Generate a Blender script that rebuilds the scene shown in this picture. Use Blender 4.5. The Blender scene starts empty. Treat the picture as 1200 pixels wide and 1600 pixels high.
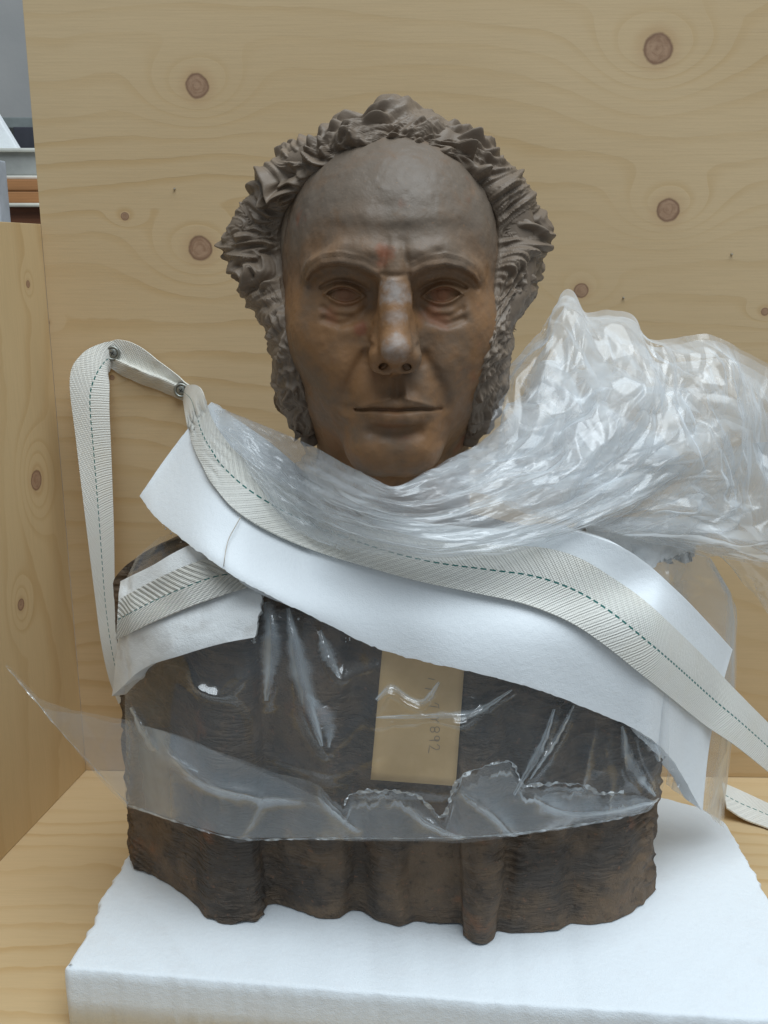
import bpy, bmesh, math, random
import numpy as np
from mathutils import Vector, Matrix

SC = bpy.context.scene
COL = SC.collection
R = math.radians

# ---------------------------------------------------------------- camera, world, lamps, exposure
PITCH = R(14.5)
CAMZ = 0.75
FPX = 1555.6                                  # focal length in photo pixels (35 mm on 36 mm tall sensor)
cam_d = bpy.data.cameras.new("camera")
cam_d.sensor_fit = 'VERTICAL'; cam_d.sensor_height = 36.0; cam_d.lens = 35.0
cam_d.clip_start = 0.02; cam_d.clip_end = 50
cam = bpy.data.objects.new("camera", cam_d); COL.objects.link(cam)
cam.location = (0, 0, CAMZ); cam.rotation_euler = (R(90) - PITCH, 0, 0)
SC.camera = cam

world = bpy.data.worlds.new("World"); SC.world = world; world.use_nodes = True
bg = world.node_tree.nodes["Background"]
bg.inputs[0].default_value = (0.74, 0.88, 1.0, 1); bg.inputs[1].default_value = 0.27

def area(name, loc, target, sx, sy, power, col):
    l = bpy.data.lights.new(name, 'AREA'); l.shape = 'RECTANGLE'; l.size = sx; l.size_y = sy
    l.energy = power; l.color = col
    o = bpy.data.objects.new(name, l); COL.objects.link(o); o.location = loc
    o.rotation_euler = (Vector(target) - Vector(loc)).to_track_quat('-Z', 'Y').to_euler()
    return o
# big roof light above and a little in front, as in a daylit store room
area("roof_light", (0.95, -0.40, 4.8), (0.15, 0.85, 0.4), 4.2, 3.2, 255, (0.83, 0.93, 1.0))

SC.view_settings.view_transform = 'Standard'; SC.view_settings.look = 'None'
SC.view_settings.exposure = 0.12; SC.view_settings.gamma = 1.0
SC.view_settings.use_curve_mapping = False
SC.cycles.use_denoising = True
SC.cycles.max_bounces = 14; SC.cycles.transparent_max_bounces = 40
SC.cycles.diffuse_bounces = 6; SC.cycles.glossy_bounces = 4
SC.cycles.caustics_reflective = False; SC.cycles.caustics_refractive = False

rng = np.random.default_rng(11)

# ---------------------------------------------------------------- measuring helpers
CP, SP = math.cos(PITCH), math.sin(PITCH)
def ray(px, py):
    u = (px - 600) / FPX; v = (py - 800) / FPX
    return np.array([u, CP - v * SP, -SP - v * CP])
def W(px, py, Y):
    d = ray(px, py); t = Y / d[1]
    return np.array([0, 0, CAMZ]) + d * t
def on_z(px, py, z):
    d = ray(px, py); t = (z - CAMZ) / d[2]
    return np.array([0, 0, CAMZ]) + d * t
YAW = R(1.2); SIDE_YAW = R(10.5)
CORNER = np.array([-0.447, 1.35, 0.0])
WX = np.array([math.cos(YAW), -math.sin(YAW), 0])      # along the back panel to the right
WY = np.array([math.sin(YAW), math.cos(YAW), 0])       # away from the camera
def on_wall(px, py, off=0.0):
    d = ray(px, py); o = np.array([0, 0, CAMZ])
    t = ((CORNER - WY * off - o) @ WY) / (d @ WY)
    return o + d * t
SX = np.array([math.cos(SIDE_YAW), -math.sin(SIDE_YAW), 0]); SY = np.array([math.sin(SIDE_YAW), math.cos(SIDE_YAW), 0])
def on_side(px, py):
    d = ray(px, py); o = np.array([0, 0, CAMZ]); t = ((CORNER - o) @ SX) / (d @ SX)
    q = o + d * t - CORNER
    return np.array([q @ SX, q @ SY, q[2]])               # in the side panel's own axes
def to_crate(p):
    q = np.asarray(p) - CORNER
    return np.array([q @ WX, q @ WY, q[2]])
def project(p):
    q = np.asarray(p) - np.array([0, 0, CAMZ])
    f = q[..., 1] * CP - q[..., 2] * SP; up = q[..., 1] * SP + q[..., 2] * CP
    return 600 + FPX * q[..., 0] / f, 800 - FPX * up / f

# ---------------------------------------------------------------- object helpers
def tag(o, label=None, cat=None, group=None, kind=None):
    if label: o["label"] = label
    if cat: o["category"] = cat
    if group: o["group"] = group
    if kind: o["kind"] = kind
    return o
def empty(name, loc=(0, 0, 0), rz=0.0):
    o = bpy.data.objects.new(name, None); COL.objects.link(o)
    o.location = loc; o.rotation_euler = (0, 0, rz); o.empty_display_size = 0.02
    bpy.context.view_layer.update()
    return o
def link(name, me, mat, parent=None, keep=True):
    o = bpy.data.objects.new(name, me); COL.objects.link(o)
    if mat is not None: me.materials.append(mat)
    if parent is not None:
        o.parent = parent
        if keep: o.matrix_parent_inverse = parent.matrix_world.inverted()
    return o
def np_mesh(name, verts, quads, smooth=True, uv=None):
    verts = np.ascontiguousarray(verts, dtype=np.float32); quads = np.ascontiguousarray(quads, dtype=np.int32)
    k = quads.shape[1]
    me = bpy.data.meshes.new(name)
    me.vertices.add(len(verts)); me.vertices.foreach_set("co", verts.ravel())
    me.loops.add(quads.size); me.loops.foreach_set("vertex_index", quads.ravel())
    me.polygons.add(len(quads))
    me.polygons.foreach_set("loop_start", np.arange(0, quads.size, k, dtype=np.int32))
    if smooth: me.polygons.foreach_set("use_smooth", np.ones(len(quads), dtype=bool))
    if uv is not None:
        l = me.uv_layers.new(name="UVMap"); l.data.foreach_set("uv", uv[quads.ravel()].astype(np.float32).ravel())
    me.update(calc_edges=True); me.validate()
    return me
def grid_quads(nv, nu, close_u=False):
    i = np.arange(nv - 1)[:, None]; j = np.arange(nu if close_u else nu - 1)[None, :]
    a = i * nu + j; b = i * nu + (j + 1) % nu
    return np.stack([a, b, b + nu, a + nu], -1).reshape(-1, 4)
def catmull(P, n):
    """P: (k, ...) control points -> (n, ...) by centripetal-free Catmull-Rom"""
    P = np.asarray(P, float); k = len(P)
    if k == 2:
        t = np.linspace(0, 1, n).reshape((-1,) + (1,) * (P.ndim - 1)); return P[0] * (1 - t) + P[1] * t
    Q = np.concatenate([[2 * P[0] - P[1]], P, [2 * P[-1] - P[-2]]])
    x = np.linspace(0, k - 1, n); i = np.minimum(x.astype(int), k - 2)
    t = (x - i).reshape((-1,) + (1,) * (P.ndim - 1))
    p0, p1, p2, p3 = Q[i], Q[i + 1], Q[i + 2], Q[i + 3]
    return 0.5 * (2 * p1 + (p2 - p0) * t + (2 * p0 - 5 * p1 + 4 * p2 - p3) * t ** 2 + (3 * p1 - p0 - 3 * p2 + p3) * t ** 3)
def resample(P, n):
    """Catmull then even arc length"""
    D = catmull(P, 400 if len(P) > 2 else 50); s = np.concatenate([[0], np.cumsum(np.linalg.norm(np.diff(D, axis=0), axis=1))])
    x = np.linspace(0, s[-1], n)
    return np.stack([np.interp(x, s, D[:, c]) for c in range(D.shape[1])], -1)
def loft(rows, nu, nv):
    A = np.stack([resample(np.asarray(r, float), nu) for r in rows])      # R x nu x 3
    return catmull(A, nv)                                                  # nv x nu x 3
def WP(lst):
    return np.array([W(*p) for p in lst])
def grid_normals(G):
    du = np.gradient(G, axis=1); dv = np.gradient(G, axis=0)
    n = np.cross(du, dv); n /= np.linalg.norm(n, axis=-1, keepdims=True) + 1e-12
    return n
def toward_cam(G, n):
    c = (np.array([0, 0, CAMZ]) - G); s = np.sign((c * n).sum(-1).mean())
    return n * (s if s != 0 else 1)
def grid_uv(G):
    lu = np.concatenate([[0], np.cumsum(np.linalg.norm(np.diff(G, axis=1), axis=2).mean(0))])
    lv = np.concatenate([[0], np.cumsum(np.linalg.norm(np.diff(G, axis=0), axis=2).mean(1))])
    U, V = np.meshgrid(lu, lv); return np.stack([U, V], -1).reshape(-1, 2)
def sheet(name, G, mat, parent=None, thick=0.0, smooth=True):
    """grid of points -> mesh; thick>0 gives a closed slab whose front is G and whose back lies 'thick' behind"""
    nv, nu = G.shape[:2]; uv = grid_uv(G); q = grid_quads(nv, nu)
    if thick <= 0:
        return link(name, np_mesh(name, G.reshape(-1, 3), q, smooth, uv), mat, parent)
    n = toward_cam(G, grid_normals(G)); B = G - n * thick
    N = nu * nv
    vs = np.concatenate([G.reshape(-1, 3), B.reshape(-1, 3)])
    ring = list(range(nu)) + [r * nu + nu - 1 for r in range(1, nv)] + list(range((nv - 1) * nu + nu - 2, (nv - 1) * nu - 1, -1)) + [r * nu for r in range(nv - 2, 0, -1)]
    ring = np.array(ring); nx = np.roll(ring, -1)
    # side walls get their own (rounded) strip: separate verts keep the edge crisp
    s0 = len(vs); mid = 0.5 * (vs[ring] + vs[ring + N])
    cen = vs[ring]
    vs = np.concatenate([vs, vs[ring], vs[ring + N]]); M = len(ring); k = np.arange(M); k2 = (k + 1) % M
    side = np.stack([s0 + k, s0 + k2, s0 + M + k2, s0 + M + k], -1)
    quads = np.concatenate([q, (q + N)[:, ::-1], side])
    uv2 = np.concatenate([uv, uv, uv[ring], uv[ring]])
    me = np_mesh(name, vs, quads, smooth, uv2)
    bm = bmesh.new(); bm.from_mesh(me); bmesh.ops.recalc_face_normals(bm, faces=bm.faces); bm.to_mesh(me); bm.free()
    return link(name, me, mat, parent)
def box_mesh(name, x0, x1, y0, y1, z0, z1, bev=0.0):
    bm = bmesh.new(); bmesh.ops.create_cube(bm, size=1)
    for v in bm.verts:
        v.co = (x0 + (v.co.x + .5) * (x1 - x0), y0 + (v.co.y + .5) * (y1 - y0), z0 + (v.co.z + .5) * (z1 - z0))
    if bev: bmesh.ops.bevel(bm, geom=bm.edges[:], offset=bev, segments=2, affect='EDGES', profile=.6)
    me = bpy.data.meshes.new(name); bm.to_mesh(me); bm.free()
    return me
def vnoise2(x, y, seed=0):
    """cheap smooth value noise, numpy"""
    r = np.random.default_rng(seed); T = r.random((64, 64)) * 2 - 1
    xi = np.floor(x).astype(int); yi = np.floor(y).astype(int); fx = x - xi; fy = y - yi
    fx = fx * fx * (3 - 2 * fx); fy = fy * fy * (3 - 2 * fy)
    g = lambda a, b: T[a % 64, b % 64]
    return (g(xi, yi) * (1 - fx) + g(xi + 1, yi) * fx) * (1 - fy) + (g(xi, yi + 1) * (1 - fx) + g(xi + 1, yi + 1) * fx) * fy
def crumple(x, y, seed, n=3, f0=9.0, f1=40.0, warp=0.02, stretch=1.0):
    """crushed film: lower envelopes of random many-sided cones, so flat facets meet in sharp random creases"""
    r = np.random.default_rng(seed); out = np.zeros_like(x)
    wx = warp * vnoise2(x * 8, y * 8, seed + 1) + .3 * warp * vnoise2(x * 30, y * 30, seed + 3); wy = warp * vnoise2(x * 8, y * 8, seed + 2)
    x0, x1, y0, y1 = x.min(), x.max(), y.min(), y.max()
    for o in range(n):
        f = f0 * (f1 / f0) ** (o / max(1, n - 1)); X = (x + wx) * f; Y = (y + wy) * f / stretch
        a0, a1, b0, b1 = X.min() - .5, X.max() + .5, Y.min() - .5, Y.max() + .5
        m = int(min(420, max(6, (a1 - a0) * (b1 - b0) * 1.1)))
        sx = r.uniform(a0, a1, m); sy = r.uniform(b0, b1, m); best = np.full(x.shape, 1e9)
        for i in range(m):
            k = int(r.integers(4, 7)); d = None
            ang = r.uniform(0, 2 * math.pi) + np.arange(k) * 2 * math.pi / k + r.uniform(-.4, .4, k); sc = r.uniform(.6, 1.5, k)
            dx = X - sx[i]; dy = Y - sy[i]
            for q in range(k):
                t = (dx * math.cos(ang[q]) + dy * math.sin(ang[q])) * sc[q]; d = t if d is None else np.maximum(d, t)
            best = np.minimum(best, d + r.uniform(-.15, .25))
        out += (best - best.mean()) / f
    return out

# ---------------------------------------------------------------- material helpers
class NT:
    def __init__(s, name):
        s.m = bpy.data.materials.new(name); s.m.use_nodes = True; s.t = s.m.node_tree
        s.t.nodes.clear(); s.out = s.t.nodes.new("ShaderNodeOutputMaterial")
    def node(s, typ, **kw):
        n = s.t.nodes.new(typ)
        for k, v in kw.items(): setattr(n, k, v)
        return n
    def put(s, sock, v):
        if hasattr(v, "is_output"): s.t.links.new(v, sock)
        elif v is not None: sock.default_value = v
    def math(s, op, a, b=None, c=None, clamp=False):
        n = s.node("ShaderNodeMath", operation=op, use_clamp=clamp)
        for i, v in enumerate((a, b, c)): s.put(n.inputs[i], v)
        return n.outputs[0]
    def vmath(s, op, a, b=None, out=0):
        n = s.node("ShaderNodeVectorMath", operation=op)
        s.put(n.inputs[0], a); s.put(n.inputs[1], b); return n.outputs[out]
    def mix(s, fac, a, b, blend='MIX'):
        n = s.node("ShaderNodeMix", data_type='RGBA', blend_type=blend)
        s.put(n.inputs[0], fac)
        s.put(n.inputs[6], a if hasattr(a, "is_output") else tuple(a) + ((1,) if len(a) == 3 else ()))
        s.put(n.inputs[7], b if hasattr(b, "is_output") else tuple(b) + ((1,) if len(b) == 3 else ()))
        return n.outputs[2]
    def noise(s, vec, scale, detail=3, rough=.55, dist=0.0, out=0):
        n = s.node("ShaderNodeTexNoise"); s.put(n.inputs["Vector"], vec); n.inputs["Scale"].default_value = scale
        n.inputs["Detail"].default_value = detail; n.inputs["Roughness"].default_value = rough; n.inputs["Distortion"].default_value = dist
        return n.outputs[out]
    def ramp(s, fac, stops):
        n = s.node("ShaderNodeValToRGB"); s.put(n.inputs[0], fac); e = n.color_ramp.elements
        while len(e) < len(stops): e.new(.5)
        for k, (p, c) in zip(e, stops):
            k.position = p; k.color = tuple(c) + (1,) if len(c) == 3 else c
        return n.outputs[0]
    def smooth(s, x, a, b, to0=0., to1=1.):
        n = s.node("ShaderNodeMapRange", interpolation_type='SMOOTHSTEP'); s.put(n.inputs[0], x)
        for i, v in enumerate((a, b, to0, to1)): n.inputs[1 + i].default_value = v
        return n.outputs[0]
    def coord(s, which="Object"):
        return s.node("ShaderNodeTexCoord").outputs[which]
    def scale(s, vec, sc):
        return s.vmath('MULTIPLY', vec, tuple(sc))
    def sep(s, vec):
        n = s.node("ShaderNodeSeparateXYZ"); s.put(n.inputs[0], vec); return n.outputs
    def comb(s, x=0., y=0., z=0.):
        n = s.node("ShaderNodeCombineXYZ")
        for i, v in enumerate((x, y, z)): s.put(n.inputs[i], v)
        return n.outputs[0]
    def bump(s, h, strength=.5, dist=.001, normal=None):
        n = s.node("ShaderNodeBump"); s.put(n.inputs["Height"], h); n.inputs["Strength"].default_value = strength
        n.inputs["Distance"].default_value = dist; s.put(n.inputs["Normal"], normal); return n.outputs[0]
    def principled(s, color, rough=.6, normal=None, spec=.5, metal=0., **kw):
        n = s.node("ShaderNodeBsdfPrincipled")
        s.put(n.inputs["Base Color"], color if hasattr(color, "is_output") else tuple(color) + ((1,) if len(color) == 3 else ()))
        s.put(n.inputs["Roughness"], rough); s.put(n.inputs["Normal"], normal)
        s.put(n.inputs["Specular IOR Level"], spec); s.put(n.inputs["Metallic"], metal)
        for k, v in kw.items(): s.put(n.inputs[k], v)
        return n.outputs[0]
    def done(s, shader):
        s.t.links.new(shader, s.out.inputs[0]); return s.m

def wood(name, ax, knots=(), freq=26., base=(.605, .44, .252), line=(.51, .335, .155), seed=0., amp=(2.6, .5), stretch=(1.5, 5.), lstr=.75, knotfield=3.0):
    """rotary-cut softwood ply: contour lines of a stretched noise field that bends round the knots. ax = (along-grain, across) local axes"""
    n = NT(name); o = n.sep(n.coord("Object")); g, c = o[ax[0]], o[ax[1]]
    v1 = n.comb(n.math('MULTIPLY', g, stretch[0]), n.math('MULTIPLY', c, stretch[1]), seed)
    v2 = n.comb(n.math('MULTIPLY', g, stretch[0] * 5), n.math('MULTIPLY', c, stretch[1] * 3.2), seed + 5)
    f = n.math('MULTIPLY', c, freq)
    f = n.math('ADD', f, n.math('MULTIPLY', n.noise(v1, 1., 1.5, .45), amp[0] * 2))
    f = n.math('ADD', f, n.math('MULTIPLY', n.noise(v2, 1., 3, .6), amp[1] * 2))
    discs = None; cols = None
    for (kg, kc, r, k) in knots:
        dg = n.math('SUBTRACT', g, kg); dc = n.math('SUBTRACT', c, kc)
        e = n.math('ADD', n.math('POWER', n.math('MULTIPLY', dg, 1 / (r * 4.2)), 2.), n.math('POWER', n.math('MULTIPLY', dc, 1 / (r * 2.8)), 2.))
        bumpv = n.math('MULTIPLY', n.math('EXPONENT', n.math('MULTIPLY', e, -1.)), knotfield * k)
        f = n.math('ADD', f, bumpv)
        wob = n.math('MULTIPLY', n.noise(n.comb(dg, dc, kg), 70., 3), r * .28)
        d = n.math('ADD', n.math('SQRT', n.math('ADD', n.math('POWER', dg, 2.), n.math('POWER', dc, 2.))), n.math('SUBTRACT', wob, r * .14))
        dn = n.math('DIVIDE', d, r)
        discs = dn if discs is None else n.math('MINIMUM', discs, dn)
    fr = n.math('FRACT', f)
    ln = n.math('MULTIPLY', n.smooth(fr, .55, .93), n.smooth(fr, 1.0, .955))
    lmod = n.smooth(n.noise(n.comb(n.math('MULTIPLY', g, 2.5), n.math('MULTIPLY', c, 9.), seed + 9), 1., 2), .3, .72)
    ln = n.math('MULTIPLY', ln, n.math('ADD', n.math('MULTIPLY', lmod, lstr), .12))
    fine = n.noise(n.comb(n.math('MULTIPLY', g, 14.), n.math('MULTIPLY', c, 420.), seed), 1., 3, .7)
    big = n.noise(n.comb(n.math('MULTIPLY', g, 2.), n.math('MULTIPLY', c, 4.), seed + 3), 1., 3, .5)
    col = n.mix(n.smooth(big, .3, .7, 0., .5), base, tuple(b * f_ for b, f_ in zip(base, (.87, .83, .76))))
    col = n.mix(ln, col, line)
    col = n.mix(n.smooth(fine, .35, .75, .0, .16), col, tuple(b * .62 for b in base))
    if discs is not None:
        halo = n.smooth(discs, 2.1, .9)
        col = n.mix(n.math('MULTIPLY', halo, .30), col, (.42, .24, .12))
        rings = n.noise(n.comb(n.math('MULTIPLY', discs, 2.2), n.math('MULTIPLY', g, 55.), n.math('MULTIPLY', c, 55.)), 1.6, 3, .6)
        kc_ = n.mix(n.smooth(rings, .3, .7), (.40, .25, .155), (.29, .17, .10))
        kc_ = n.mix(n.smooth(discs, .72, 1.0), kc_, (.20, .11, .065))
        col = n.mix(n.smooth(discs, 1.12, .90), col, kc_)
    b = n.bump(n.math('ADD', n.math('MULTIPLY', fine, .6), n.math('MULTIPLY', ln, -.5)), .35, .0006)
    return n.done(n.principled(col, .62, b, .3))

def foam_mat(name, col=(.87, .885, .90), dirt=.0, dirtcol=(.62, .58, .52), rough=.75, bs=.35):
    n = NT(name); v = n.coord("Object")
    f = n.noise(v, 900., 2, .6); g = n.noise(v, 160., 3, .6); w = n.noise(v, 9., 3, .5)
    c = n.mix(n.smooth(w, .35, .75, 0., .12), col, tuple(k * .9 for k in col))
    if dirt: c = n.mix(n.smooth(n.noise(v, 38., 3, .55), .52, .74, 0., dirt), c, dirtcol)
    b = n.bump(n.math('ADD', n.math('MULTIPLY', f, 1.3), n.math('ADD', n.math('MULTIPLY', g, 1.4), n.math('MULTIPLY', n.noise(v, 40., 3), .8))), bs * 1.3, .0014)
    return n.done(n.principled(c, rough, b, .35, **{"Subsurface Weight": .25, "Subsurface Radius": (.02, .02, .02), "Subsurface Scale": .5}))

def film_mat(name, haze=.10, gloss=1.0, tint=(.86, .94, 1.0), rough=.12, bs=.25, bscale=60., soft=False):
    """polyethylene film: mostly see-through, a little milky, glossy"""
    n = NT(name); v = n.coord("Object")
    h = n.noise(v, bscale, 4, .6, .6)
    b = n.bump(h, bs, .004)
    tr = n.node("ShaderNodeBsdfTransparent"); tr.inputs[0].default_value = (.985, .985, .985, 1)
    df = n.node("ShaderNodeBsdfDiffuse"); df.inputs[0].default_value = tint + (1,); n.put(df.inputs["Normal"], b)
    tl = n.node("ShaderNodeBsdfTranslucent"); tl.inputs[0].default_value = tint + (1,); n.put(tl.inputs["Normal"], b)
    mk = n.node("ShaderNodeMixShader"); mk.inputs[0].default_value = .55; n.t.links.new(df.outputs[0], mk.inputs[1]); n.t.links.new(tl.outputs[0], mk.inputs[2])
    gl = n.node("ShaderNodeBsdfGlossy"); gl.inputs[0].default_value = (1, 1, 1, 1); gl.inputs["Roughness"].default_value = rough; n.put(gl.inputs["Normal"], b)
    geo = n.node("ShaderNodeNewGeometry")
    cosn = n.math('ABSOLUTE', n.vmath('DOT_PRODUCT', b, geo.outputs["Incoming"], 1))      # a film is the same from both sides
    inv = n.math('SUBTRACT', 1., cosn, clamp=True)
    fz = n.math('ADD', n.math('MULTIPLY', n.math('POWER', inv, 5.), .9), .075)
    hz = n.math('MULTIPLY', n.math('ADD', n.math('MULTIPLY', n.math('POWER', inv, 2.2), 7.0), 1.), haze, clamp=True)
    hz = n.math('MULTIPLY', hz, n.smooth(n.noise(v, 14., 3), .25, .75, .7, 1.3))
    if soft:                                             # a tuck thins out towards its two sides
        vv_ = n.sep(n.coord("UV"))[1]; sf = n.math('MULTIPLY', n.smooth(vv_, 0., .45), n.smooth(vv_, 1., .55))
        hz = n.math('MULTIPLY', hz, sf); fz = n.math('MULTIPLY', fz, sf)
    a = n.node("ShaderNodeMixShader"); n.put(a.inputs[0], hz); n.t.links.new(tr.outputs[0], a.inputs[1]); n.t.links.new(mk.outputs[0], a.inputs[2])
    c = n.node("ShaderNodeMixShader"); n.put(c.inputs[0], n.math('MULTIPLY', fz, gloss, clamp=True))
    n.t.links.new(a.outputs[0], c.inputs[1]); n.t.links.new(gl.outputs[0], c.inputs[2])
    return n.done(c.outputs[0])

def webbing_mat(name, width, rib=.0036, relief=.0006, col=(.80, .775, .71), dash=True, rw=.45, con=.93):
    """herringbone cotton webbing; UV in metres (u along, v across from 0 to width)"""
    n = NT(name); uv = n.sep(n.coord("UV")); u, v = uv[0], uv[1]
    wv = n.math('SUBTRACT', v, width / 2); av = n.math('ABSOLUTE', wv)
    ph = n.math('ADD', n.math('MULTIPLY', u, 1 / rib), n.math('MULTIPLY', av, 1.25 / rib))
    jit = n.math('MULTIPLY', n.noise(n.comb(u, v, 0.), 220., 2), .35)
    ph = n.math('ADD', ph, jit)
    ribs = n.math('SINE', n.math('MULTIPLY', ph, 2 * math.pi))
    thr = n.math('MULTIPLY', n.math('SINE', n.math('MULTIPLY', v, 2 * math.pi / .0021)), n.math('SINE', n.math('MULTIPLY', u, 2 * math.pi / .0026)))
    h = n.math('ADD', n.math('MULTIPLY', ribs, rw), n.math('ADD', n.math('MULTIPLY', thr, .55), n.math('MULTIPLY', n.noise(n.comb(u, v, 2.), 520., 2), 1.2)))
    edge = n.smooth(av, width * .5 - .002, width * .5)
    c = n.mix(n.smooth(ribs, -1., .6), tuple(k * con for k in col), col)
    c = n.mix(n.smooth(n.noise(n.coord("Object"), 22., 3), .4, .75, 0., .35), c, tuple(k * f for k, f in zip(col, (.92, .88, .8))))
    if dash:
        ds = n.math('MULTIPLY', n.smooth(av, .0009, .0005), n.smooth(n.math('ABSOLUTE', n.math('SUBTRACT', n.math('FRACT', n.math('DIVIDE', u, .0086)), .5)), .36, .28))
        c = n.mix(ds, c, (.02, .15, .13))
    b = n.bump(h, .8, relief)
    return n.done(n.principled(c, .8, b, .25, **{"Sheen Weight": .2}))

# ================================================================ the crate (three plywood panels in view)
def kn_wall(px, py, rpx, k=1.0):
    p = to_crate(on_wall(px, py)); r = rpx * 1.33 / FPX
    return (p[0], p[2], r, k)
def kn_side(px, py, rpx, k=1.0):
    p = on_side(px, py); return (p[2], p[1], rpx * 1.2 / FPX, k)
M_back = wood("back_ply", (0, 2), [kn_wall(308, 134, 17, 1.3), kn_wall(1028, 76, 21, 1.3), kn_wall(1044, 328, 17, 1.2), kn_wall(313, 388, 18, 1.2),
              kn_wall(195, 338, 6, .5), kn_wall(908, 454, 11, .7), kn_wall(1195, 487, 6, .5), kn_wall(73, 504, 4.5, .3), kn_wall(175, 590, 4, .3), kn_wall(96, 1000, 5, .3), kn_wall(82, 748, 5, .3),
              kn_wall(640, 420, 16, 1.2)],
              freq=27., seed=2.3, amp=(3.6, .30), stretch=(1.7, 3.6), lstr=.62)
M_side = wood("side_ply", (2, 1), [kn_side(57, 750, 17, 1.4), kn_side(33, 945, 10, .9), kn_side(44, 444, 6, .6)], freq=14., seed=7.7, amp=(3.2, .3),
              stretch=(1.6, 2.6), base=(.62, .455, .25), lstr=.6)
M_floor = wood("floor_ply", (0, 1), [], freq=30., seed=4.1, amp=(3.0, .4), stretch=(1.8, 4.2), base=(.61, .445, .25), lstr=.75)
crate = empty("packing_crate", CORNER, -YAW)
tag(crate, "open pale plywood packing crate with knotty back panel standing round the bust", "crate")
SIDE_TOP = on_wall(55, 350)[2]
def crate_part(name, *b, mat, bev=.0006):
    return link(name, box_mesh(name, *b, bev), mat, crate, keep=False)
back_panel = crate_part("back_panel", -.0003, 1.30, 0, .018, 0.0006, 1.25, mat=M_back)
sp_ = crate_part("side_panel", -.018, -.0002, -.62, -.0002, 0.0006, SIDE_TOP, mat=M_side); sp_.rotation_euler = (0, 0, -(SIDE_YAW - YAW))
crate_part("floor_panel", -.16, 1.30, -.62, .018, -.018, 0, mat=M_floor)
# nail points that came through the back panel
n = NT("bright_steel"); M_steel = n.done(n.principled((.62, .62, .60), .32, None, .5, .9))
for (px, py) in ((1143, 397), (974, 465), (273, 295)):
    bm = bmesh.new(); bmesh.ops.create_cone(bm, cap_ends=True, segments=10, radius1=.0016, radius2=.0007, depth=.004)
    me = bpy.data.meshes.new("nail"); bm.to_mesh(me); bm.free()
    o = link("nail", me, M_steel, crate, keep=False); q = to_crate(on_wall(px, py))
    o.location = (q[0], -.0018, q[2]); o.rotation_euler = (R(90), 0, 0)

# ================================================================ store room seen past the crate, top left
n = NT("painted_wall"); v = n.coord("Object")
M_wall = n.done(n.principled(n.mix(n.smooth(n.noise(v, 3., 3), .3, .7), (.37, .352, .335), (.31, .30, .29)), .8, n.bump(n.noise(v, 60., 3), .2, .002)))
def plain(name, col, rough=.6, var=.12, sc=(4, 4, 4), bs=.15):
    n = NT(name); v = n.scale(n.coord("Object"), sc)
    f = n.noise(v, 3., 4, .6)
    return n.done(n.principled(n.mix(n.smooth(f, .3, .7), col, tuple(k * (1 - var * 2.2) for k in col)), rough, n.bump(f, bs, .003), .35))
o = link("wall", box_mesh("wall", -4, 4, 3.2, 3.3, -1, 4), M_wall); tag(o, kind="structure")
o = link("ground", box_mesh("ground", -4, 4, -1.5, 3.2, -.12, -.02), plain("concrete", (.30, .29, .28), .8)); tag(o, kind="structure")
def bgbox(name, label, cat, x0px, x1px, ytop, ybot, Y, depth, mat, rot=0.0, bev=.003):
    a = W(x0px, ytop, Y); b = W(x1px, ybot, Y)
    me = box_mesh(name, -(b[0] - a[0]) / 2, (b[0] - a[0]) / 2, 0, depth, -(a[2] - b[2]) / 2, (a[2] - b[2]) / 2, bev)
    o = link(name, me, mat); o.location = ((a[0] + b[0]) / 2, Y, (a[2] + b[2]) / 2); o.rotation_euler = (0, rot, 0)
    return tag(o, label, cat)
bgbox("shelf", "dim grey green shelf edge against the pale wall, top left", "shelf", -330, 150, 183, 200, 2.75, .3, plain("shelf_grey", (.22, .24, .23), .6))
bgbox("storage_case", "dark slate case standing on the grey shelf behind the crate", "case", 20, 150, 198, 238, 2.55, .2, plain("slate", (.05, .05, .062), .5))
bgbox("storage_box", "grey box with pale lid rim behind the crate", "box", -330, 160, 236, 274, 2.2, .3, plain("box_grey", (.34, .34, .32), .7))
bgbox("lid_board", "cream edged board lying on the grey box behind the crate", "board", -330, 160, 231, 237, 2.19, .3, plain("cream", (.70, .69, .62), .6))
bgbox("shelf_board", "pale board lying on the orange brown timber behind the crate", "board", -330, 165, 274, 280, 2.14, .3, plain("pale_board", (.80, .78, .70), .6))
M_tim = plain("orange_timber", (.50, .23, .09), .55, .16, (1, 6, 22)); M_tim2 = plain("brown_timber", (.20, .075, .035), .55, .16, (1, 6, 22))
bgbox("timber_plank", "upper orange brown timber plank stacked behind the crate", "plank", -330, 165, 280, 298, 2.12, .25, M_tim)
bgbox("timber_plank", "lower orange brown timber plank stacked behind the crate", "plank", -330, 165, 299, 317, 2.12, .25, M_tim)
bgbox("spacer_board", "pale spacer board under the orange timber planks behind the crate", "board", -330, 165, 317, 323, 2.11, .25, plain("pale_board2", (.80, .77, .66), .6))
bgbox("timber_beam", "dark red brown timber beam below the pale spacer behind the crate", "beam", -330, 165, 323, 372, 2.13, .25, M_tim2)
o = bgbox("foam_offcut", "white foam sheet leaning diagonally behind the crate, top left", "foam", -80, 12, 100, 330, 2.40, .03, foam_mat("offcut_foam"), rot=R(-29)); o.location.z += .03
bgbox("upright_post", "pale grey upright post at the left edge behind the crate", "post", -40, 9, 248, 420, 1.9, .05, plain("post_grey", (.55, .57, .60), .5))

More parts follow.
